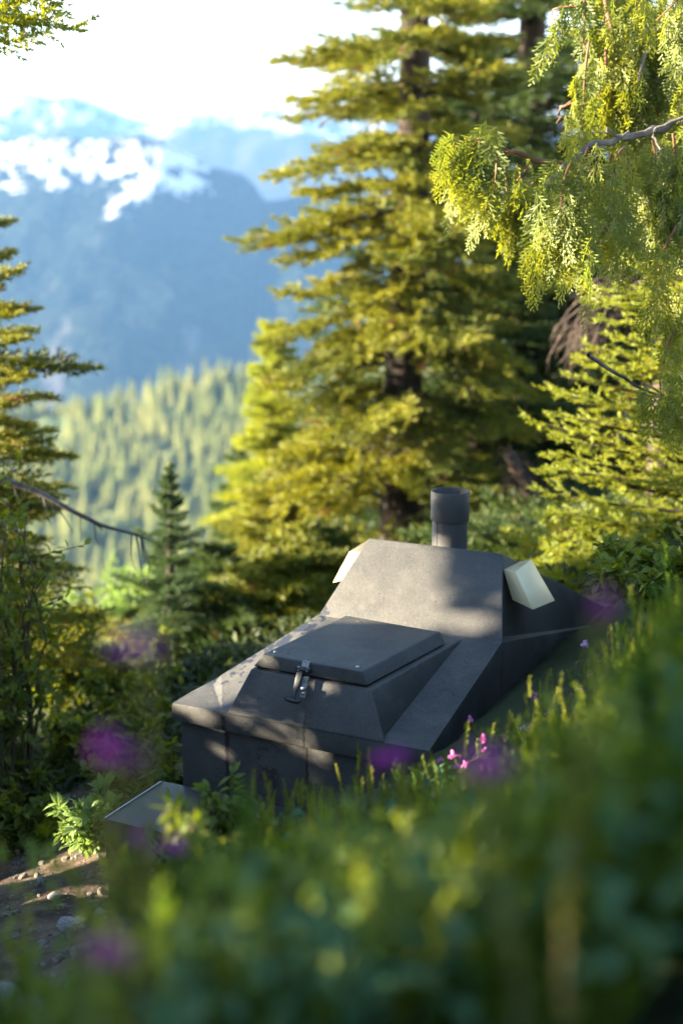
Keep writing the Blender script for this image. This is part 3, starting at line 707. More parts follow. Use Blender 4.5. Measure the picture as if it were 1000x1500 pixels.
# hazy bright fir left of the tallest one
b_ = at(402, 700, 15.5); zb = gz(b_[0], 15.5)
ht = at(402, 466, 15.5)[2] - zb
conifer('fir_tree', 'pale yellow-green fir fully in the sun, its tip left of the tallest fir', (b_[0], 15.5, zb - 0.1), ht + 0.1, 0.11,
        lambda t: 0.95 - 0.80 * t ** 0.9, 0.8, ht, 150, M_FIR_SUNLIT, 9, dens=110, nl=0.065, nw=0.014, el=(-0.3, 0.5))
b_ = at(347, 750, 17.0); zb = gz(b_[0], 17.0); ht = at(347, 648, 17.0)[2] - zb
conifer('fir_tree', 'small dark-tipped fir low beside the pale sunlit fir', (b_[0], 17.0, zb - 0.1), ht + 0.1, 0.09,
        lambda t: 0.85 - 0.75 * t, 0.6, ht, 90, M_FIR_SHADED, 10, dens=100, nl=0.065, nw=0.014, el=(-0.3, 0.5))
# bushy firs between the shed and the bright ones
for k, (px, pt, Y, lab, mat, rad) in enumerate(((395, 690, 12.0, 'bushy low fir in light and shade just left of the hood of the box', M_FIR, 0.95),
                                                (455, 640, 12.6, 'bushy fir filling the gap under the tallest fir, left of the silver vent', M_FIR, 1.0),
                                                (318, 790, 10.5, 'low dark bushy fir between the slim spire tree and the box', M_FIR_SHADED, 0.75))):
    b_ = at(px, 850, Y); zb = gz(b_[0], Y); ht = at(px, pt, Y)[2] - zb
    conifer('fir_tree', lab, (b_[0], Y, zb - 0.1), ht + 0.1, 0.08, (lambda R_: lambda t: R_ * (1 - 0.85 * t))(rad), 0.25, ht, 110, mat, 20 + k, dens=130, nl=0.05, nw=0.011, el=(-0.3, 0.45))
for k, (px, pt, Y, rad, lab) in enumerate(((215, 930, 10.0, 0.7, 'low dark fir behind the trunk of the slim spire tree'), (275, 905, 9.2, 0.6, 'dark young fir between the spire trunk and the left corner of the box'),
                                           (345, 870, 8.6, 0.6, 'dark young fir just behind the left roof edge of the box'), (415, 800, 8.8, 0.65, 'dark young fir left of the silver vent on the far flank'),
                                           (470, 760, 9.4, 0.7, 'dark young fir rising behind the silver vent on the far flank'), (160, 960, 8.4, 0.6, 'dark young fir between the shrubs and the spire tree'),
                                           (830, 740, 9.6, 0.8, 'dark young fir behind the leaning dead trunk'), (730, 760, 9.0, 0.55, 'dark young fir between the black pipe and the leaning dead trunk'))):
    b_ = at(px, 850, Y); zb = gz(b_[0], Y); ht = at(px, pt, Y)[2] - zb
    conifer('young_fir', lab, (b_[0], Y, zb - 0.1), ht + 0.1, 0.05, (lambda R_: lambda t: R_ * (1 - 0.85 * t))(rad), 0.15, ht, 90, (M_FIR, M_FIR, M_FIR_SHADED, M_FIR, M_FIR, M_FIR_SHADED, M_FIR_SHADED, M_FIR_SHADED)[k], 120 + k, dens=130, nl=0.05, nw=0.012, el=(-0.2, 0.5), rough=0.4)
for k, (px, pt, Y, lab) in enumerate(((848, 815, 6.9, 'low sunlit fir just behind the back slope of the box'), (905, 835, 6.3, 'small sunlit fir at the lower right below the bright young fir'), (775, 790, 7.8, 'low dark fir behind the right silver vent'))):
    b_ = at(px, 850, Y); zb = gz(b_[0], Y); ht = at(px, pt, Y)[2] - zb
    conifer('young_fir', lab, (b_[0], Y, zb - 0.1), ht + 0.1, 0.03, lambda t: 0.55 * (1 - 0.75 * t), 0.1, ht, 50, (M_FIR_SUNLIT, M_FIR_SUNLIT, M_FIR_SHADED)[k], 140 + k, dens=300, nl=0.024, nw=0.006, el=(0.0, 0.5), rough=0.4)
# slim spire
b_ = at(248, 900, 8.6); zb = gz(b_[0], 8.6); ht = at(250, 676, 8.6)[2] - zb
conifer('spruce_sapling', 'slim dark spire-shaped young conifer standing against the hazy hillside', (b_[0], 8.6, zb - 0.05), ht + 0.05, 0.045,
        lambda t: 0.36 * (1 - t) ** 1.0 + 0.035, 0.3, ht, 74, M_FIR_YOUNG, 31, dens=260, nl=0.022, nw=0.005, el=(-0.1, 0.75), rough=0.35)
# left-edge conifer
b_ = at(-30, 700, 7.0); zb = gz(b_[0], 7.0); ht = at(-30, 190, 7.0)[2] - zb
conifer('hemlock_tree', 'dark conifer cut off by the left edge, level boughs before the mountain', (b_[0], 7.0, zb - 0.05), ht, 0.10,
        lambda t: 0.66 - 0.54 * t ** 1.2, 0.6, ht - 0.1, 105, M_FIR, 41, dens=300, nl=0.028, nw=0.006, el=(-0.25, 0.35), bark_mat=M_BARK_GREY, gaps=True,
        extra=[(at(0, 530, 7)[2] - zb + 0.05, 0.1, 0.64, -0.05), (at(0, 515, 7)[2] - zb + 0.03, -0.2, 0.60, -0.05), (at(0, 445, 7)[2] - zb, 0.0, 0.34, 0.1), (at(0, 640, 7)[2] - zb, 0.15, 0.5, -0.1)])
# trees just outside the left of the picture: one bough of the first hangs into the top corner
b_ = np.array([-2.35, 5.2]); zb = gz(*b_)
tz = at(60, 20, 5.2)[2] - zb
conifer('hemlock_tree', 'sunlit hemlock bough tip hanging into the top left corner from a tree outside', (b_[0], b_[1], zb), tz + 2.2, 0.12,
        lambda t: 1.05 - 0.75 * t, 0.6, tz + 1.9, 100, M_FIR_SUNLIT, 51, dens=420, nl=0.024, nw=0.007, el=(-0.35, 0.2), gaps=True, azkeep=lambda p, h: not (h > 1.2 and (p < 0.9 or p > 5.4)),
        extra=[(tz + 0.20, 0.03, 1.50, -0.14), (tz + 0.16, -0.22, 1.36, -0.12), (tz + 0.26, 0.12, 1.34, -0.09), (tz + 0.24, -0.08, 1.42, -0.10), (tz + 0.14, 0.10, 1.30, -0.10), (tz + 0.32, -0.02, 1.40, -0.10), (tz + 0.10, 0.0, 1.34, -0.12), (tz + 0.22, 0.2, 1.3, -0.12), (tz + 0.18, 0.07, 1.42, -0.12), (tz + 0.28, 0.0, 1.46, -0.15)])
for k, (x, y, h, R_) in enumerate(((-4.0, 3.78, 3.8, 1.6), (-5.4, 5.5, 4.4, 1.9), (-3.4, 3.2, 3.4, 1.3), (-4.4, 2.2, 4.4, 1.6), (-3.3, 1.2, 3.8, 1.4), (-4.6, 0.4, 4.6, 1.7), (-6.4, 3.0, 4.6, 1.7), (-6.3, 4.72, 5.2, 2.7), (-7.4, 4.6, 5.4, 2.6))):  # unseen hemlocks, added to cast shade on the heather and the box
    zb = gz(x, y)
    conifer('hemlock_tree', 'unseen hemlock added out of view at the left to shade the heather and the box', (x, y, zb), h, 0.12, (lambda R_: lambda t: R_ * (1 - 0.8 * t))(R_), 0.3, h - 0.1, 110, M_FIR_SHADED, 60 + k,
            group='added shade trees out of view', dens=90, nl=0.06, nw=0.018, el=(-0.3, 0.3), gaps=True)
# sunlit fir at the right
b_ = at(1085, 800, 6.6); zb = gz(b_[0], 6.6); ht = at(1085, 330, 6.6)[2] - zb
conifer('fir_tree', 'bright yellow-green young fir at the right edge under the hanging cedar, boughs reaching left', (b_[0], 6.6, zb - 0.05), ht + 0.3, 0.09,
        lambda t: 1.0 - 0.55 * t, 0.1, ht, 60, M_FIR_SUNLIT, 71, dens=420, nl=0.02, nw=0.0055, el=(0.05, 0.45), azkeep=lambda p, h: 1.6 < p < 5.4, spread=0.34, step=0.06, sub=0.10,
        extra=[(at(0, q, 6.6)[2] - zb, math.pi * (1 + 0.05 * math.sin(q)), 0.75 + 0.3 * abs(math.sin(q * 0.37)), 0.15 + 0.1 * math.sin(q * 1.7)) for q in range(440, 900, 26)] + [(at(0, 700, 6.6)[2] - zb, math.pi * 1.02, 1.0, 0.14), (at(0, 620, 6.6)[2] - zb, math.pi, 0.9, 0.12), (at(0, 780, 6.6)[2] - zb, math.pi * 0.98, 0.95, 0.2), (at(0, 540, 6.6)[2] - zb, math.pi * 1.03, 0.8, 0.12), (at(0, 830, 6.6)[2] - zb, math.pi, 0.95, 0.15)])

# ------------------------------------------------------------------ hanging cedar
def frond(r, L=0.30):
    """one flat hanging spray of length L along -z, fanning in x: returns triangles"""
    T = []
    def strip(p, d, l, w):
        s = np.array([-d[2], 0.15 * r.normal(), d[0]]); s /= np.linalg.norm(s) + 1e-9
        a = p - s * w * 0.5; b = p + s * w * 0.5; m = p + d * l * 0.6; e = p + d * l
        T.append((a, b, m + s * w * 0.55)); T.append((a, m + s * w * 0.55, m - s * w * 0.55)); T.append((m - s * w * 0.55, m + s * w * 0.55, e))
    n = int(L / 0.0105); cur = r.normal() * 0.12
    for i in range(n):
        t = i / n; p = np.array([cur * L * t * t, 0.012 * math.sin(t * 6), -L * t]); side = 1 if i % 2 else -1
        l = (0.46 * L * math.sin(math.pi * min(1, 0.12 + 0.88 * (1 - t) ** 0.9) * 0.62 + 0.05)) * (0.7 + 0.5 * r.random())
        l = max(0.016, min(l, 0.105) * (1 - 0.6 * t))
        an = math.radians(36 + 12 * r.random()); d = np.array([side * math.sin(an), 0.22 * r.normal(), -math.cos(an)]); d /= np.linalg.norm(d)
        strip(p, d, l, 0.0048)
        m = int(l / 0.0088)
        for j in range(1, m):
            q = p + d * l * j / m; sg = 1 if j % 2 else -1; a2 = math.radians(38) * sg; ca, sa = math.cos(a2), math.sin(a2)
            d2 = np.array([d[0] * ca - d[2] * sa, d[1] + 0.25 * r.normal(), d[0] * sa + d[2] * ca]); d2 /= np.linalg.norm(d2)
            strip(q, d2, max(0.011, l * 0.50 * (1 - 0.7 * j / m)), 0.0046)
    strip(np.array([0, 0, 0.]), np.array([0.02, 0, -1.]), L, 0.003)
    return np.array(T)

def cedar():
    r = rng_(77); base = np.array(at(1075, 700, 5.4)); base[2] = gz(base[0], 5.4)
    root = empty('cedar_tree', base); tag(root, 'drooping cedar at the top right with lacy hanging yellow-green sprays on bare curved twigs', 'tree')
    FR = [frond(rng_(100 + i), 0.16 + 0.05 * i) for i in range(5)]
    mb = MB(); mr = MB(); soup = []
    mb.tube([base * 0 + np.array([0, 0, h]) + np.array([0.03 * math.sin(h), 0, 0]) for h in np.linspace(0, 6, 14)], [0.11 - 0.014 * h for h in np.linspace(0, 6, 14)], 10)
    tk = at(885, 30, 6.0)
    def hang(p, L, yaw=None, sc=None, tilt=0.2):
        k = int(np.clip(round((L - 0.16) / 0.05), 0, 4)); T = FR[k] * (L / (0.16 + 0.05 * k))
        a = r.normal() * 0.9 if yaw is None else yaw; ca, sa = math.cos(a), math.sin(a); tl = r.normal() * tilt; ct, st = math.cos(tl), math.sin(tl)
        Rm = np.array([[ca, -sa, 0], [sa, ca, 0], [0, 0, 1]]) @ np.array([[ct, 0, -st], [0, 1, 0], [st, 0, ct]])
        soup.append(T @ Rm.T + (p - base))
    def curtain(p0, p1, n, L0, L1, twig=True, jit=0.035):
        """a hanging twig from p0 to p1 bearing fronds all along"""
        p0, p1 = np.array(p0), np.array(p1); bend = r.normal(size=3) * 0.03
        pts = [p0 + (p1 - p0) * t + bend * math.sin(t * math.pi) for t in np.linspace(0, 1, 7)]
        if twig: mr.tube([p - base for p in pts], [0.0052 - 0.0006 * i for i in range(7)], 5)
        for i in range(n):
            t = (i + r.random()) / n; k = min(5, int(t * 6)); p = pts[k] + (pts[k + 1] - pts[k]) * (t * 6 - k)
            hang(p + r.normal(size=3) * jit, L0 + (L1 - L0) * t + 0.05 * r.random())
    def limb(px, rad, store, Y0, Y1):
        n = len(px); pts = [at(a, b, Y0 + (Y1 - Y0) * i / (n - 1)) for i, (a, b) in enumerate(px)]
        fine = []
        for i in range(n - 1):
            for t in (0, 0.33, 0.66): fine.append(pts[i] + (pts[i + 1] - pts[i]) * t + r.normal(size=3) * 0.006)
        fine.append(pts[-1]); store.tube([p - base for p in fine], np.linspace(rad, rad * 0.35, len(fine)), 7); return pts
    # limbs: the grey one in front, the reddish one further left, upper ones out of the frame
    limb([(1060, 165), (985, 183), (945, 190), (905, 205), (870, 212), (840, 232), (812, 256), (800, 275)], 0.016, mb, 5.2, 4.75)
    limb([(990, 176), (962, 188), (955, 200), (968, 214), (962, 232)], 0.006, mb, 5.0, 4.9)
    limb([(920, 200), (895, 192), (868, 193)], 0.005, mb, 4.9, 4.75)
    limb([(1060, 300), (930, 262), (850, 248), (795, 236), (752, 224), (722, 212), (700, 203)], 0.016, mr, 5.5, 5.1)
    limb([(800, 290), (775, 292), (750, 290)], 0.007, mr, 5.3, 5.2)
    limb([(1060, -40), (950, -30), (885, -60)], 0.03, mb, 5.5, 5.3)
    limb([(1060, 40), (1000, 60), (965, 55), (945, 75), (935, 120)], 0.012, mb, 5.4, 5.2)
    limb([(1000, 30), (960, 45), (935, 38)], 0.01, mb, 5.3, 5.2)
    limb([(880, -40), (893, 40), (884, 95), (878, 140)], 0.010, mr, 5.3, 5.2)
    limb([(840, 150), (822, 158), (814, 180)], 0.008, mr, 5.2, 5.2)
    limb([(858, -30), (856, 60), (857, 120)], 0.005, mr, 5.2, 5.2)
    limb([(860, 520), (905, 545), (945, 575), (1030, 600)], 0.008, mb, 4.9, 5.2)
    # curtains of foliage
    for (x0, y0, x1, y1, Y, n, a, b) in (
        (706, 203, 672, 215, 5.10, 12, 0.16, 0.26), (715, 210, 690, 300, 5.12, 9, 0.12, 0.16), (740, 222, 745, 300, 5.15, 9, 0.16, 0.18), (725, 215, 722, 290, 5.1, 7, 0.15, 0.2),
        (775, 245, 760, 330, 5.2, 9, 0.14, 0.18), (800, 262, 790, 350, 4.85, 14, 0.14, 0.2), (835, 240, 825, 340, 4.8, 14, 0.14, 0.2), (862, 215, 855, 310, 4.8, 12, 0.16, 0.2),
        (845, 330, 846, 395, 5.1, 9, 0.12, 0.14), (815, 330, 820, 380, 5.1, 7, 0.12, 0.12),
        (858, 10, 822, 40, 5.2, 10, 0.10, 0.14), (862, 60, 853, 190, 5.2, 16, 0.10, 0.12), (880, -20, 885, 100, 5.35, 12, 0.16, 0.2), (905, -20, 905, 110, 5.4, 16, 0.18, 0.24),
        (935, -20, 932, 120, 5.4, 16, 0.2, 0.26), (965, -20, 960, 110, 5.4, 14, 0.2, 0.26), (990, -20, 985, 120, 5.3, 14, 0.2, 0.26), (915, 90, 915, 210, 5.45, 12, 0.2, 0.25), (950, 100, 950, 220, 5.4, 12, 0.2, 0.24),
        (895, 225, 885, 330, 5.4, 14, 0.18, 0.22), (925, 230, 920, 330, 5.4, 14, 0.18, 0.22), (955, 205, 950, 300, 4.95, 14, 0.16, 0.2), (985, 195, 985, 330, 5.0, 16, 0.18, 0.22),
        (915, 215, 910, 290, 4.95, 10, 0.15, 0.18), (885, 330, 882, 365, 5.2, 7, 0.12, 0.14), (990, 330, 985, 460, 4.95, 14, 0.14, 0.18), (965, 420, 975, 540, 5.0, 10, 0.12, 0.16),
        (990, 470, 985, 590, 4.95, 14, 0.12, 0.18), (940, 560, 960, 580, 5.0, 5, 0.1, 0.12), (1005, 60, 1000, 300, 5.1, 20, 0.2, 0.24), (1000, -30, 960, 30, 5.0, 8, 0.15, 0.15), (770, 280, 752, 292, 5.25, 6, 0.14, 0.2)):
        curtain(at(x0, y0, Y), at(x1, y1, Y + 0.04 * r.normal()), max(4, int(n * 0.88)), a, b)
    link('trunk', mb.mesh('trunk', True), M_BARK_GREY, root); link('twigs', mr.mesh('twigs', True), M_BARK_RED, root)
    link('crown', soup_mesh('crown', np.concatenate(soup)), M_CEDAR, root)
cedar()

# ------------------------------------------------------------------ dead wood
def dead_tree():
    r = rng_(5); base = np.array(at(905, 760, 8.2)); base[2] = gz(base[0], 8.2); root = empty('dead_tree', base)
    tag(root, 'bare dead brown branches drooping left from a hidden trunk above the sunlit right fir', 'dead tree')
    mb = MB(); mt = MB(); mb.tube([np.array([0.25 + 0.02 * h, 0.1, h]) for h in np.linspace(0, 3.6, 8)], np.linspace(0.09, 0.04, 8), 8)
    for i in range(26):
        p0 = at(905 + 60 * r.random(), 400 + 45 * r.random(), 8.2); a = at(790 + 90 * r.random(), 480 + 50 * r.random(), 8.1 + 0.2 * r.normal())
        pts = [p0 + (a - p0) * t + np.array([0, 0, 0.10 * math.sin(t * math.pi)]) + r.normal(size=3) * 0.012 for t in np.linspace(0, 1, 7)]
        mb.tube([p - base for p in pts], np.linspace(0.012, 0.003, 7), 4)
        for j in range(16):
            k = r.integers(1, 6); q = pts[k]; d = np.array([-0.12 * r.random(), r.normal() * 0.06, -0.05 - 0.18 * r.random()])
            mt.tube([q - base, q + d * 0.5 - base + r.normal(size=3) * 0.01, q + d - base], [0.003, 0.002, 0.001], 3)
    link('trunk', mb.mesh('trunk', True), M_TWIG_BROWN, root); link('twigs', mt.mesh('twigs'), M_TWIG_BROWN, root)
dead_tree()

def snag():
    r = rng_(6); b0 = at(800, 800, 9.8); base = np.array([b0[0], 9.8, gz(b0[0], 9.8)]); root = empty('leaning_snag', base)
    tag(root, 'leaning dead grey-brown trunk with a tangle of rusty twigs, right of the black pipe', 'dead tree')
    mb = MB(); top = at(752, 665, 9.8) - base; mb.tube([top * t + np.array([0.03 * math.sin(t * 5), 0, 0]) for t in np.linspace(0, 1, 9)], np.linspace(0.075, 0.045, 9), 9)
    mt = MB()
    for i in range(120):
        t = 0.62 + 0.38 * r.random(); p = top * t; d = norm(r.normal(size=3) + np.array([0, 0, -0.3])) * (0.06 + 0.2 * r.random())
        mt.tube([p, p + d * 0.5 + r.normal(size=3) * 0.03, p + d * 0.9 + np.array([0, 0, -0.10])], [0.003, 0.002, 0.001], 3)
    link('trunk', mb.mesh('trunk', True), M_TWIG_BROWN, root); link('twigs', mt.mesh('twigs'), M_TWIG_BROWN, root)
snag()

def fallen_branch():
    r = rng_(8); P = [at(a, b, 6.4) for a, b in ((-40, 690), (10, 705), (60, 722), (105, 748), (150, 770), (200, 783), (222, 792))]
    base = P[0]; root = empty('fallen_branch', base); tag(root, 'thin bare grey branch slanting down across the shrubs at the left', 'branch')
    mb = MB(); mb.tube([p - base for p in P], np.linspace(0.018, 0.005, len(P)), 7)
    for i in range(14):
        k = r.integers(1, 6); q = P[k] + (P[min(k + 1, 6)] - P[k]) * r.random(); d = np.array([0.1 * r.random(), r.normal() * 0.05, -0.05 - 0.2 * r.random()])
        mb.tube([q - base, q + d * 0.6 - base + r.normal(size=3) * 0.01, q + d - base], [0.004, 0.003, 0.0015], 4)
    link('bare_branch', mb.mesh('bare_branch', True), M_BARK_GREY, root)
fallen_branch()

# ------------------------------------------------------------------ shrubs and young broadleaf trees
def place(px, py, Y):
    p = at(px, py, Y); return np.array([p[0], Y, gz(p[0], Y) - 0.03])
def sh(name, label, px, ptop, Y, rad, nst, nlf, leaf, mat, seed, **kw):
    b = place(px, 900, Y); h = at(px, ptop, Y)[2] - b[2]
    return shrub(name, label, b, max(0.25, h), rad, nst, nlf, leaf, mat, seed, **kw)
sh('rowan_shrub', 'leafy mountain ash shrub at the left edge below the dark conifer', 20, 715, 5.6, 0.22, 10, 950, 0.045, M_LEAF, 201)
sh('rowan_shrub', 'lower leafy bush at the left edge in front of the grey trunk', -20, 860, 5.4, 0.24, 9, 800, 0.05, M_LEAF, 202)
sh('leafy_bush', 'sunlit pale leafy bush left of the slim spire tree', 150, 830, 12.5, 0.7, 18, 4200, 0.085, M_LEAF_PALE, 203)
sh('leafy_bush', 'sunlit bush behind the slim spire tree, right of its trunk', 300, 835, 13.5, 0.8, 18, 4200, 0.085, M_LEAF, 204)
sh('leafy_bush', 'dark bush under the fallen branch at the left', 95, 880, 7.6, 0.45, 12, 1800, 0.055, M_LEAF, 205)
sh('leafy_bush', 'dim bush at the foot of the slim spire tree', 215, 985, 7.2, 0.5, 14, 3200, 0.05, M_LEAF, 206)
sh('leafy_bush', 'low bush beside the left corner of the box', 190, 1050, 6.0, 0.42, 14, 2600, 0.045, M_LEAF, 207)
sh('leafy_bush', 'low leafy bush above the dirt patch at the left', 60, 1085, 5.7, 0.5, 16, 3000, 0.045, M_LEAF, 208)
sh('leafy_bush', 'small bush behind the low metal box', 215, 1120, 5.0, 0.25, 12, 1500, 0.04, M_LEAF, 209)
sh('leafy_plant', 'bright sunlit leafy plant on the dirt left of the low metal box', 115, 1235, 4.55, 0.13, 14, 700, 0.05, M_LEAF_PALE, 210, cat='plant', wide=0.4)
sh('leafy_plant', 'leafy plant at the left edge beyond the dirt patch', 25, 1180, 4.9, 0.22, 12, 1100, 0.05, M_LEAF, 211, cat='plant', wide=0.4)
sh('leafy_plant', 'leafy plant growing against the front of the low metal box', 262, 1290, 3.2, 0.14, 12, 900, 0.04, M_LEAF_PALE, 212, cat='plant', wide=0.32)
sh('leafy_plant', 'leafy plant in the heather before the middle of the grey box', 330, 1215, 3.2, 0.17, 14, 1200, 0.04, M_LEAF, 213, cat='plant', wide=0.35)
sh('twiggy_shrub', 'twiggy shrub with sparse leaves at the right, above the heather', 965, 775, 5.6, 0.28, 16, 700, 0.045, M_LEAF, 214, stem_mat=M_TWIG_BROWN)
sh('leafy_plant', 'blurred leafy plant partly hiding the top of the low metal box', 243, 1160, 2.3, 0.09, 9, 420, 0.035, M_LEAF, 217, cat='plant', wide=0.4)
sh('twiggy_shrub', 'brown twiggy shrub behind the back slope of the box', 880, 850, 7.0, 0.45, 26, 1800, 0.045, M_FIR_SUNLIT, 215, stem_mat=M_TWIG_BROWN)
sh('leafy_bush', 'dim bush at the right edge behind the heather', 1010, 800, 4.3, 0.35, 16, 2400, 0.045, M_LEAF, 216)

# ------------------------------------------------------------------ rocks
def rock_mat():
    b = NB('rock'); p = b.coord('Object'); n = b.noise(p, 9.0, 5.0, 0.65); n2 = b.noise(p, 60.0, 3.0)
    col = b.mix(b.sstep(n, 0.35, 0.65), (0.16, 0.15, 0.14), (0.36, 0.33, 0.30)); col = b.mix(b.sstep(n2, 0.6, 0.7), col, (0.08, 0.075, 0.07))
    return b.principled(col, 0.85, normal=b.bump(n, 0.6, 0.01), spec=0.3)
M_ROCK = rock_mat()
def rock_mesh(seed):
    r = rng_(seed); bm = bmesh.new(); bmesh.ops.create_icosphere(bm, subdivisions=3, radius=1)
    dirs = norm(r.normal(size=(13, 3))); off = 0.62 + 0.3 * r.random(13)
    for v in bm.verts:
        d = np.array(v.co); k = 1.0
        for q, o in zip(dirs, off):
            c = d @ q
            if c > 1e-3: k = min(k, o / c)
        d = d * k * np.array([1.0, 0.8, 0.6]); d += r.normal(size=3) * 0.012; v.co = d
    me = bpy.data.meshes.new('rock'); bm.to_mesh(me); bm.free(); me.materials.append(M_ROCK)
    for p in me.polygons: p.use_smooth = True
    me.set_sharp_from_angle(angle=math.radians(28)); return me
M_GRAVEL = bark('gravel_stone', (0.07, 0.06, 0.052), (0.24, 0.21, 0.18), 60)
RM = [rock_mesh(300 + i) for i in range(5)]
ROCKS = [(12, 1385, 2.75, 0.085, 'large pale rock at the left edge'), (148, 1335, 3.75, 0.035, 'small bright rock at the foot of the low metal box'), (100, 1357, 3.6, 0.038, 'angular grey rock left of the small bright rock'),
         (118, 1345, 3.65, 0.024, 'small flat rock between two others on the dirt'), (130, 1392, 3.2, 0.05, 'grey rock beside the lower purple bloom'), (120, 1440, 2.75, 0.05, 'tan rock low among the dirt at the bottom left'),
         (30, 1470, 2.45, 0.06, 'dark rock at the bottom left corner'), (80, 1310, 4.1, 0.025, 'pale stone on the dirt under the sunlit plant'), (60, 1302, 4.3, 0.02, 'warm lit stone at the edge of the dirt'),
         (142, 1408, 3.0, 0.022, 'pale pebble above the tan rock')]
for i, (px, py, Y, s, lab) in enumerate(ROCKS):
    p = at(px, py, Y); z = gz(p[0], Y); o = link('rock', RM[i % 5], M_ROCK); o.location = (p[0], Y, z + s * 0.15); o.scale = (s, s, s); o.rotation_euler = (0.2 * math.sin(i * 3), 0.2 * math.cos(i * 5), i * 1.7)
    tag(o, lab, 'rock', 'rocks on the dirt by the low box')
def gravel():
    r = rng_(17); T = []
    bm = bmesh.new(); bmesh.ops.create_icosphere(bm, subdivisions=2, radius=1); bm.verts.ensure_lookup_table()
    ico = np.array([v.co for v in bm.verts]); fc = np.array([[v.index for v in f.verts] for f in bm.faces]); bm.free()
    for i in range(900):
        Y = 2.2 + 3.2 * r.random(); x = -0.24 * Y + 0.03 + 0.55 * r.random() - 0.1
        lx, ly = shed_local(x, Y)
        if lx > -0.08 and ly > -0.34: continue
        s = 0.003 + 0.022 * r.random() ** 4; a = r.random() * 6.28; ca, sa = math.cos(a), math.sin(a)
        V = ico.copy()
        for k in range(6):
            q = norm(r.normal(size=3)); c = V @ q; V = V - np.outer(np.maximum(0, c - 0.62), q)
        V = (V * s * (0.6 + 0.6 * r.random(3)) * np.array([1, 1, 0.7])) @ np.array([[ca, -sa, 0], [sa, ca, 0], [0, 0, 1]]).T + np.array([x, Y, gz(x, Y) + 0.1 * s])
        T.append(V[fc])
    o = link('gravel', soup_mesh('gravel', np.concatenate(T)), M_GRAVEL); tag(o, kind='stuff')
gravel()

# ------------------------------------------------------------------ heather
def heather_template(r, h=0.30, ns=7, wild=0.09, nl=0.013, nw=0.0035, dens=520):
    P, D, L = [], [], []
    for i in range(ns):
        a = r.random() * 6.28; o = np.array([math.cos(a), math.sin(a), 0]) * 0.03 * r.random(); tip = np.array([math.cos(a) * wild * r.random() * 1.6, math.sin(a) * wild * r.random() * 1.6, h * (0.6 + 0.4 * r.random())])
        prev = o
        for k in range(1, 5):
            t = k / 4; q = o * (1 - t) + tip * t + r.normal(size=3) * 0.008
            if k > 1: P.append(prev); D.append(q - prev); L.append(np.linalg.norm(q - prev))
            if k > 1 and r.random() < 0.8:
                d = norm(r.normal(size=3) * 0.5 + np.array([0, 0, 1.0])); l = 0.03 + 0.05 * r.random(); P.append(prev); D.append(d * l); L.append(l)
            prev = q
    P, D, L = np.array(P), np.array(D), np.array(L)
    return needles(P, norm(D), L, dens, nl, nw, r, cone=0.8, up=0.2), (P, D)
HT = [heather_template(rng_(400 + i)) for i in range(8)]
HN = [heather_template(rng_(430 + i), ns=4, wild=0.06, nl=0.019, nw=0.006, dens=700) for i in range(6)]
def heather_line(x, Y, r):
    """highest the heather stands at (x, Y): low on the left and before the boxes, rising to the right"""
    a = x / Y
    e = np.interp(a, [-0.26, -0.20, -0.13, -0.09, 0.0, 0.05, 0.075, 0.12, 0.18, 0.25, 0.4], [-0.64, -0.61, -0.55, -0.485, -0.465, -0.45, -0.44, -0.415, -0.375, -0.30, -0.2])
    return Y * (e + 0.02 * r.normal() - 0.018 - (0.03 + 0.035 * math.exp(-((a - 0.11) / 0.07) ** 2)) * max(0.0, min(1.0, 2.6 - Y)))
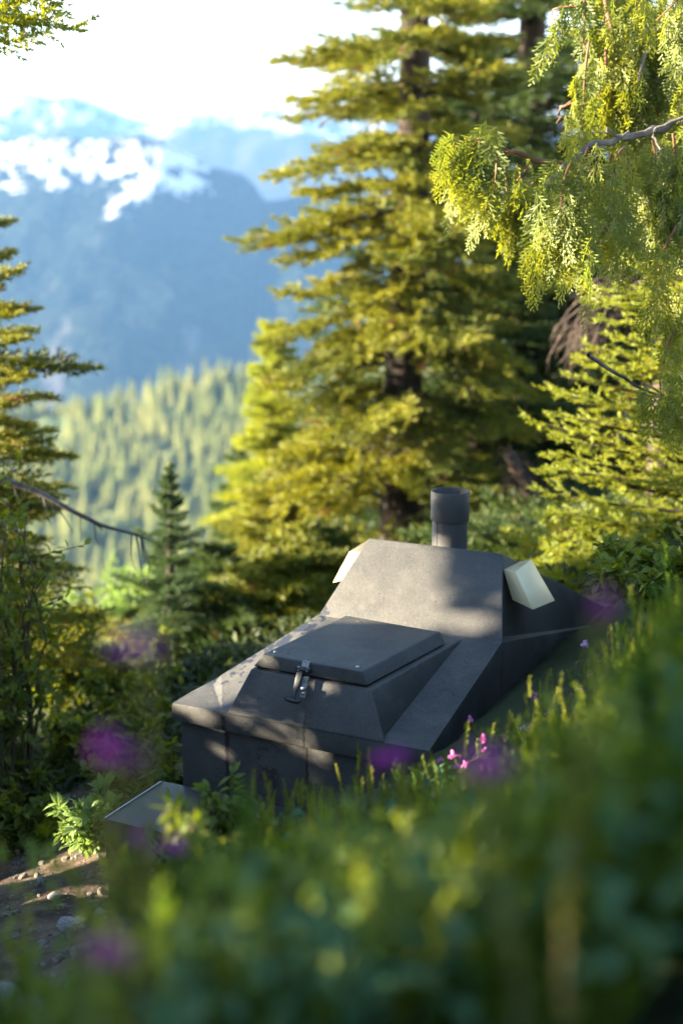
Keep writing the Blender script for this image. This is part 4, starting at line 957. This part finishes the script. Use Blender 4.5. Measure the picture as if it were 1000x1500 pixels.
def heather_cover():
    r = rng_(21); soup = []; tone = []
    n = 0
    for i in range(7400):
        Y = (1.0 + 0.6 * r.random()) if i < 110 else 1.45 + 4.6 * r.random() ** 0.85; u = -0.40 + 0.95 * r.random(); x = u * Y * 1.0 + 0.12 * r.normal()
        lx, ly = shed_local(x, Y)
        if -0.07 < lx < 0.97 and -0.36 < ly < 2.3: continue
        if lx <= -0.07 and ly > -0.9: continue                 # dirt left of the boxes
        if Y > 2.4 and x < -0.35 - 0.05 * Y: continue
        if ly > -0.36 and lx < 0.97: continue
        z = float(ground_z(x, Y))
        hs = 0.8 + 0.5 * r.random()
        # keep the view of the boxes open: the heather is lower along that line of sight
        lift = 0.045 * r.random() ** 2 if i < 110 else 0.0
        if i < 110 and x / Y < -0.1: lift += 0.14 * r.random() ** 2.5
        hs = min(hs, (heather_line(x, Y, r) + lift * Y - z) / 0.29)
        if hs < (0.3 if Y < 3.4 else 0.1): continue
        T = (HN[int(r.integers(6))] if Y < 2.0 else HT[int(r.integers(8))])[0]; a = r.random() * 6.28; ca, sa = math.cos(a), math.sin(a)
        soup.append(T @ np.array([[ca, -sa, 0], [sa, ca, 0], [0, 0, 1]]).T * hs + np.array([x, Y, z - 0.02])); n += 1
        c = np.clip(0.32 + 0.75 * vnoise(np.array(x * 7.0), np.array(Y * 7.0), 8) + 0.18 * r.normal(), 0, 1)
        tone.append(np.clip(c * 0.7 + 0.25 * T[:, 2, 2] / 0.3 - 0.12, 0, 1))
    for i in range(3600):
        Y = -0.3 + 6.3 * r.random(); x = 0.16 + 0.33 * max(Y, 0.0) + (2.6 - 0.3 * max(Y, 0)) * r.random()
        if Y < 0.5 and x < 0.45: continue
        T = HT[int(r.integers(8))][0]; a = r.random() * 6.28; ca, sa = math.cos(a), math.sin(a)
        soup.append(T @ np.array([[ca, -sa, 0], [sa, ca, 0], [0, 0, 1]]).T * ((0.7 + 0.5 * r.random()) * (0.5 if Y < 1.6 else 1.0)) + np.array([x, Y, float(ground_z(x, Y)) - 0.02]))
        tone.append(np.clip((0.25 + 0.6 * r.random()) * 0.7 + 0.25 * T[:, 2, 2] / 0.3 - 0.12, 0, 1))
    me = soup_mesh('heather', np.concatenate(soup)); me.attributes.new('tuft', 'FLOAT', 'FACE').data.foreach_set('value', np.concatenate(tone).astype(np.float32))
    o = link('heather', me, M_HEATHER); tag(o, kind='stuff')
    P, D, L = [], [], []
    for i in range(1500):
        Y = 2.7 + 1.6 * r.random(); x = (-0.12 + 0.42 * r.random()) * Y
        lx, ly = shed_local(x, Y)
        if (-0.07 < lx < 0.97 and -0.36 < ly < 2.3) or (ly > -0.36 and lx < 0.97): continue
        z = float(ground_z(x, Y)); top = heather_line(x, Y, r) + 0.05 + 0.03 * r.normal()
        if top - z < 0.08 or top - z > 0.5: continue
        l = 0.05 + 0.05 * r.random(); d = norm(np.array([0, 0, 1.0]) + 0.12 * r.normal(size=3)); P.append(np.array([x, Y, top]) - d * l); D.append(d); L.append(l)
    o = link('heather_tips', soup_mesh('heather_tips', needles(np.array(P), np.array(D), np.array(L), 1500, 0.0085, 0.0028, r, cone=0.75, up=0.0)), M_TIPS); tag(o, kind='stuff')
    LP, LD = [], []
    for i in range(230):
        Y = 1.0 + 1.2 * r.random(); x = (-0.27 + (0.16 if i < 26 else 0.6) * r.random()) * Y; z = float(ground_z(x, Y)); hh = min(0.42, heather_line(x, Y, r) + (0.03 + (0.2 * r.random() ** 1.6 if x / Y < -0.2 and i < 26 else 0)) * Y - z)
        if hh < 0.1: continue
        for k in range(14):
            LP.append((x + r.normal() * 0.016, Y + r.normal() * 0.016, z + hh * (0.55 + 0.45 * k / 14))); LD.append(norm(r.normal(size=3) + np.array([0, 0, 0.8])))
    LP, LD = np.array(LP), np.array(LD); ln = 0.022 + 0.018 * r.random(len(LP))
    o = link('leafy_undergrowth', soup_mesh('leafy_undergrowth', leaf_tris(LP, LD, ln, ln * 0.4, r)), M_NEARLEAF); tag(o, kind='stuff')
    LP, LD = [], []
    for i in range(1900):
        Y = 5.4 + 5.5 * r.random(); x = (-0.30 + 0.62 * r.random()) * Y; lx, ly = shed_local(x, Y)
        if (-0.1 < lx < 1.0 and ly < 2.2) : continue
        z = float(ground_z(x, Y)); hh = 0.05 + (0.12 if x > 0.35 else 0.05) * r.random()
        for k in range(12):
            LP.append((x + r.normal() * 0.06, Y + r.normal() * 0.06, z + hh * (0.2 + 0.8 * k / 12))); LD.append(norm(r.normal(size=3) + np.array([0, 0, 0.5])))
    LP, LD = np.array(LP), np.array(LD); ln = 0.04 + 0.04 * r.random(len(LP))
    o = link('forest_undergrowth', soup_mesh('forest_undergrowth', leaf_tris(LP, LD, ln, ln * 0.42, r)), M_FLOOR); tag(o, kind='stuff')
    LP, LD, T2 = [], [], []
    for i in range(1100):
        Y = 0.9 + 3.4 * r.random(); x = (-0.35 + 0.85 * r.random()) * Y
        lx, ly = shed_local(x, Y)
        if (-0.07 < lx < 0.97 and -0.36 < ly < 2.3) or (lx <= -0.07 and ly > -0.5) or (ly > -0.36 and x < 0.6): continue
        z = float(ground_z(x, Y)); hh = min(0.14 + 0.14 * r.random(), heather_line(x, Y, r) - z)
        if hh < 0.06: continue
        for k in range(9):
            LP.append((x + r.normal() * 0.02, Y + r.normal() * 0.02, z + hh * (0.35 + 0.65 * k / 9))); LD.append(norm(r.normal(size=3) + np.array([0, 0, 0.6])))
    LP, LD = np.array(LP), np.array(LD); ln = 0.022 + 0.02 * r.random(len(LP))
    o = link('undergrowth', soup_mesh('undergrowth', leaf_tris(LP, LD, ln, ln * 0.42, r)), M_LEAF_TEAL); tag(o, kind='stuff')
heather_cover()

def bell_tris(r, n, rad, size):
    T = []
    for i in range(n):
        d = norm(r.normal(size=3) * np.array([1, 1, 0.7])); c = d * rad * (0.6 + 0.4 * r.random()); ax = norm(d + np.array([0, 0, -0.5])); s = norm(np.cross(ax, r.normal(size=3))); q = np.cross(ax, s)
        ring = lambda rr, h: [c + ax * h + (s * math.cos(k * 1.0472) + q * math.sin(k * 1.0472)) * rr for k in range(6)]
        a, b, m = ring(size * 0.28, -size * 0.5), ring(size * 0.5, 0), ring(size * 0.34, size * 0.55)
        for k in range(6):
            k2 = (k + 1) % 6
            T += [(a[k], a[k2], b[k2]), (a[k], b[k2], b[k]), (b[k], b[k2], m[k2]), (b[k], m[k2], m[k]), (c - ax * size * 0.7, a[k2], a[k])]
    return np.array(T)
def flower(px, py, Y, label, mat, seed, rad=0.012, nb=11, size=0.007, h=None):
    r = rng_(seed); top = at(px, py, Y); z = gz(top[0], Y) ; lx, ly = shed_local(top[0], Y)
    base = np.array([top[0] + 0.03 * r.normal(), Y + 0.03 * r.normal(), max(z, top[2] - 0.42)]); root = empty('flowering_heather', base); tag(root, label, 'flower', 'flowering heather stems')
    t = top - base; pts = [t * s + np.array([0.012 * math.sin(s * 4 + seed), 0, 0]) for s in np.linspace(0, 1, 8)]
    mb = MB(); mb.tube(pts, np.linspace(0.0022, 0.0013, 8), 5); link('stem', mb.mesh('stem', True), M_STEM, root)
    pa = np.array(pts); D = pa[1:] - pa[:-1]; L = np.linalg.norm(D, axis=1)
    link('leaves', soup_mesh('leaves', needles(pa[1:-1], norm(D[1:]), L[1:], 420, 0.013, 0.0032, r)), M_TIPS, root)
    T = bell_tris(r, nb, rad, size) + pa[-1]
    if nb > 12: T = np.concatenate([T, bell_tris(r, nb // 2, rad * 0.7, size) + pa[-1] + np.array([rad * 2.0 * (1 if seed % 2 else -1), 0.01, -rad * (0.6 + 0.5 * r.random())])])
    link('blossom', soup_mesh('blossom', T), mat, root)
B = dict(rad=0.0075, nb=13, size=0.007)
for i, (px, py, Y, lab, mat, kw) in enumerate((
    (183, 940, 0.80, 'blurred purple heather bloom high at the left, before the slim spire tree', M_PURPLE, B),
    (140, 1098, 0.80, 'blurred purple heather bloom at the left, level with the foot of the spire tree', M_PURPLE, B),
    (585, 1110, 1.2, 'blurred purple heather bloom overlapping the lower right corner of the box front', M_PURPLE, B),
    (732, 1116, 0.80, 'largest blurred purple bloom in the heather right of centre', M_PURPLE, B),
    (196, 1392, 0.80, 'blurred purple heather bloom lowest at the left above the rocks', M_PURPLE, B),
    (210, 1230, 1.3, 'small blurred purple bloom before the low metal box', M_PURPLE, dict(rad=0.014, nb=14, size=0.008)),
    (858, 880, 0.85, 'faint blurred purple bloom before the back slope of the box', M_PURPLE, dict(rad=0.006, nb=7, size=0.006)),
    (851, 943, 3.9, 'sharp pale mauve bloom topping the heather against the dark side wall', M_MAUVE, dict(rad=0.010, nb=12, size=0.008)),
    (782, 1020, 3.8, 'sharp magenta bloom leaning left before the dark side wall', M_PINK, dict(rad=0.011, nb=12, size=0.009)),
    (694, 1054, 3.5, 'tiny pink bloom left of the biggest blurred one, in sharp heather tips', M_PINK, dict(rad=0.006, nb=4, size=0.009)),
    (672, 1108, 3.3, 'cluster of sharp pink bells low in the heather by the sloping strip', M_PINK, dict(rad=0.014, nb=12, size=0.009)),
    (683, 1120, 3.25, 'lowest sharp pink bells under the cluster by the sloping strip', M_PINK, dict(rad=0.008, nb=6, size=0.009)),
    (703, 1082, 3.4, 'pink bells beside the biggest blurred bloom, upper left of it', M_PINK, dict(rad=0.008, nb=6, size=0.009)),
    (762, 1066, 3.6, 'mauve bells just above the biggest blurred bloom', M_MAUVE, dict(rad=0.012, nb=8, size=0.008)),
    (806, 1072, 3.6, 'single pink bells right of the biggest blurred bloom', M_PINK, dict(rad=0.006, nb=4, size=0.008)),
    (852, 1012, 3.8, 'pink bells in the heather below the pale mauve bloom', M_PINK, dict(rad=0.008, nb=5, size=0.008)))):
    flower(px, py, Y, lab, mat, 500 + i, **kw)
rf = rng_(61)
for i, (px, py, Y) in enumerate(((648, 1112, 3.1), (716, 1098, 3.4), (742, 1078, 3.5), (775, 1062, 3.6), (792, 1046, 3.7), (822, 1040, 3.8), (838, 1018, 3.9), (868, 990, 4.0), (882, 968, 4.1), (905, 950, 4.2), (662, 1122, 3.0), (756, 1100, 3.3))):
    flower(px, py, Y, 'tiny pink heather bells scattered in the heather right of the box', M_PINK, 540 + i, rad=0.006, nb=4, size=0.007)

# ------------------------------------------------------------------ conifers across the valley
def far_conifer_mesh(seed):
    r = rng_(seed); T = []
    for k in range(11):
        t = k / 11; z = 0.10 + 0.9 * t; R = 0.20 * (1 - t) ** 0.7 + 0.015; m = 11
        for j in range(m):
            a = 6.283 * (j + r.random() * 0.8) / m; rr = R * (0.6 + 0.6 * r.random()); d = np.array([math.cos(a), math.sin(a), 0]); s = np.array([-d[1], d[0], 0]) * rr * 0.42
            tip = d * rr + np.array([0, 0, z - 0.06 * (1 - t) - 0.02]); rt = np.array([0, 0, z + 0.03])
            T += [(rt, tip + s - d * rr * 0.3, tip), (rt, tip, tip - s - d * rr * 0.3)]
    for j in range(5):
        a, b = 6.283 * j / 5, 6.283 * (j + 1) / 5; p = np.array([math.cos(a), math.sin(a), 0]) * 0.014; q = np.array([math.cos(b), math.sin(b), 0]) * 0.014
        T.append((p, q, np.array([0, 0, 1.02])))
    return np.array(T)
M_FARFIR = foliage('far_conifer_needles', (0.13, 0.17, 0.04), (0.30, 0.29, 0.085), transl=0.3, scale=0.03)
def far_wood():
    r = rng_(90); T = [far_conifer_mesh(700 + i) for i in range(6)]; ms = [soup_mesh('far_conifer', t) for t in T]
    for m in ms: m.materials.append(M_FARFIR)
    pts = []; tries = 0
    while len(pts) < 1150 and tries < 40000:
        tries += 1
        Y = 480 + 400 * r.random(); x = (-0.27 + 0.24 * r.random()) * Y
        if any((x - a) ** 2 + (Y - b) ** 2 < 3.6 ** 2 for a, b, _ in pts): continue
        if vnoise(np.array(x / 24.0), np.array(Y / 40.0), 4) < 0.2: continue
        pts.append((x, Y, (9 + 9 * r.random()) * (0.6 + 0.8 * vnoise(np.array(x / 15.0), np.array(Y / 15.0), 6))))
    pts.sort(key=lambda p: -p[2] / p[1])
    rest = []
    for i, (x, Y, h) in enumerate(pts):
        z = gz(x, Y) - 0.4; k = int(r.integers(6)); w = h * (0.9 + 0.5 * r.random()); a = r.random() * 6.28
        if i < 290:
            o = bpy.data.objects.new('far_conifer', ms[k]); C.objects.link(o); o.location = (x, Y, z); o.scale = (w, w, h); o.rotation_euler = (0, 0, a)
            tag(o, 'slim conifer on the hazy sunlit hillside across the valley', 'tree', 'conifers across the valley')
        else:
            ca, sa = math.cos(a), math.sin(a)
            rest.append((T[k] * np.array([w, w, h])) @ np.array([[ca, -sa, 0], [sa, ca, 0], [0, 0, 1]]).T + np.array([x, Y, z]))
    o = link('far_woods', soup_mesh('far_woods', np.concatenate(rest)), M_FARFIR); tag(o, kind='stuff')
far_wood()
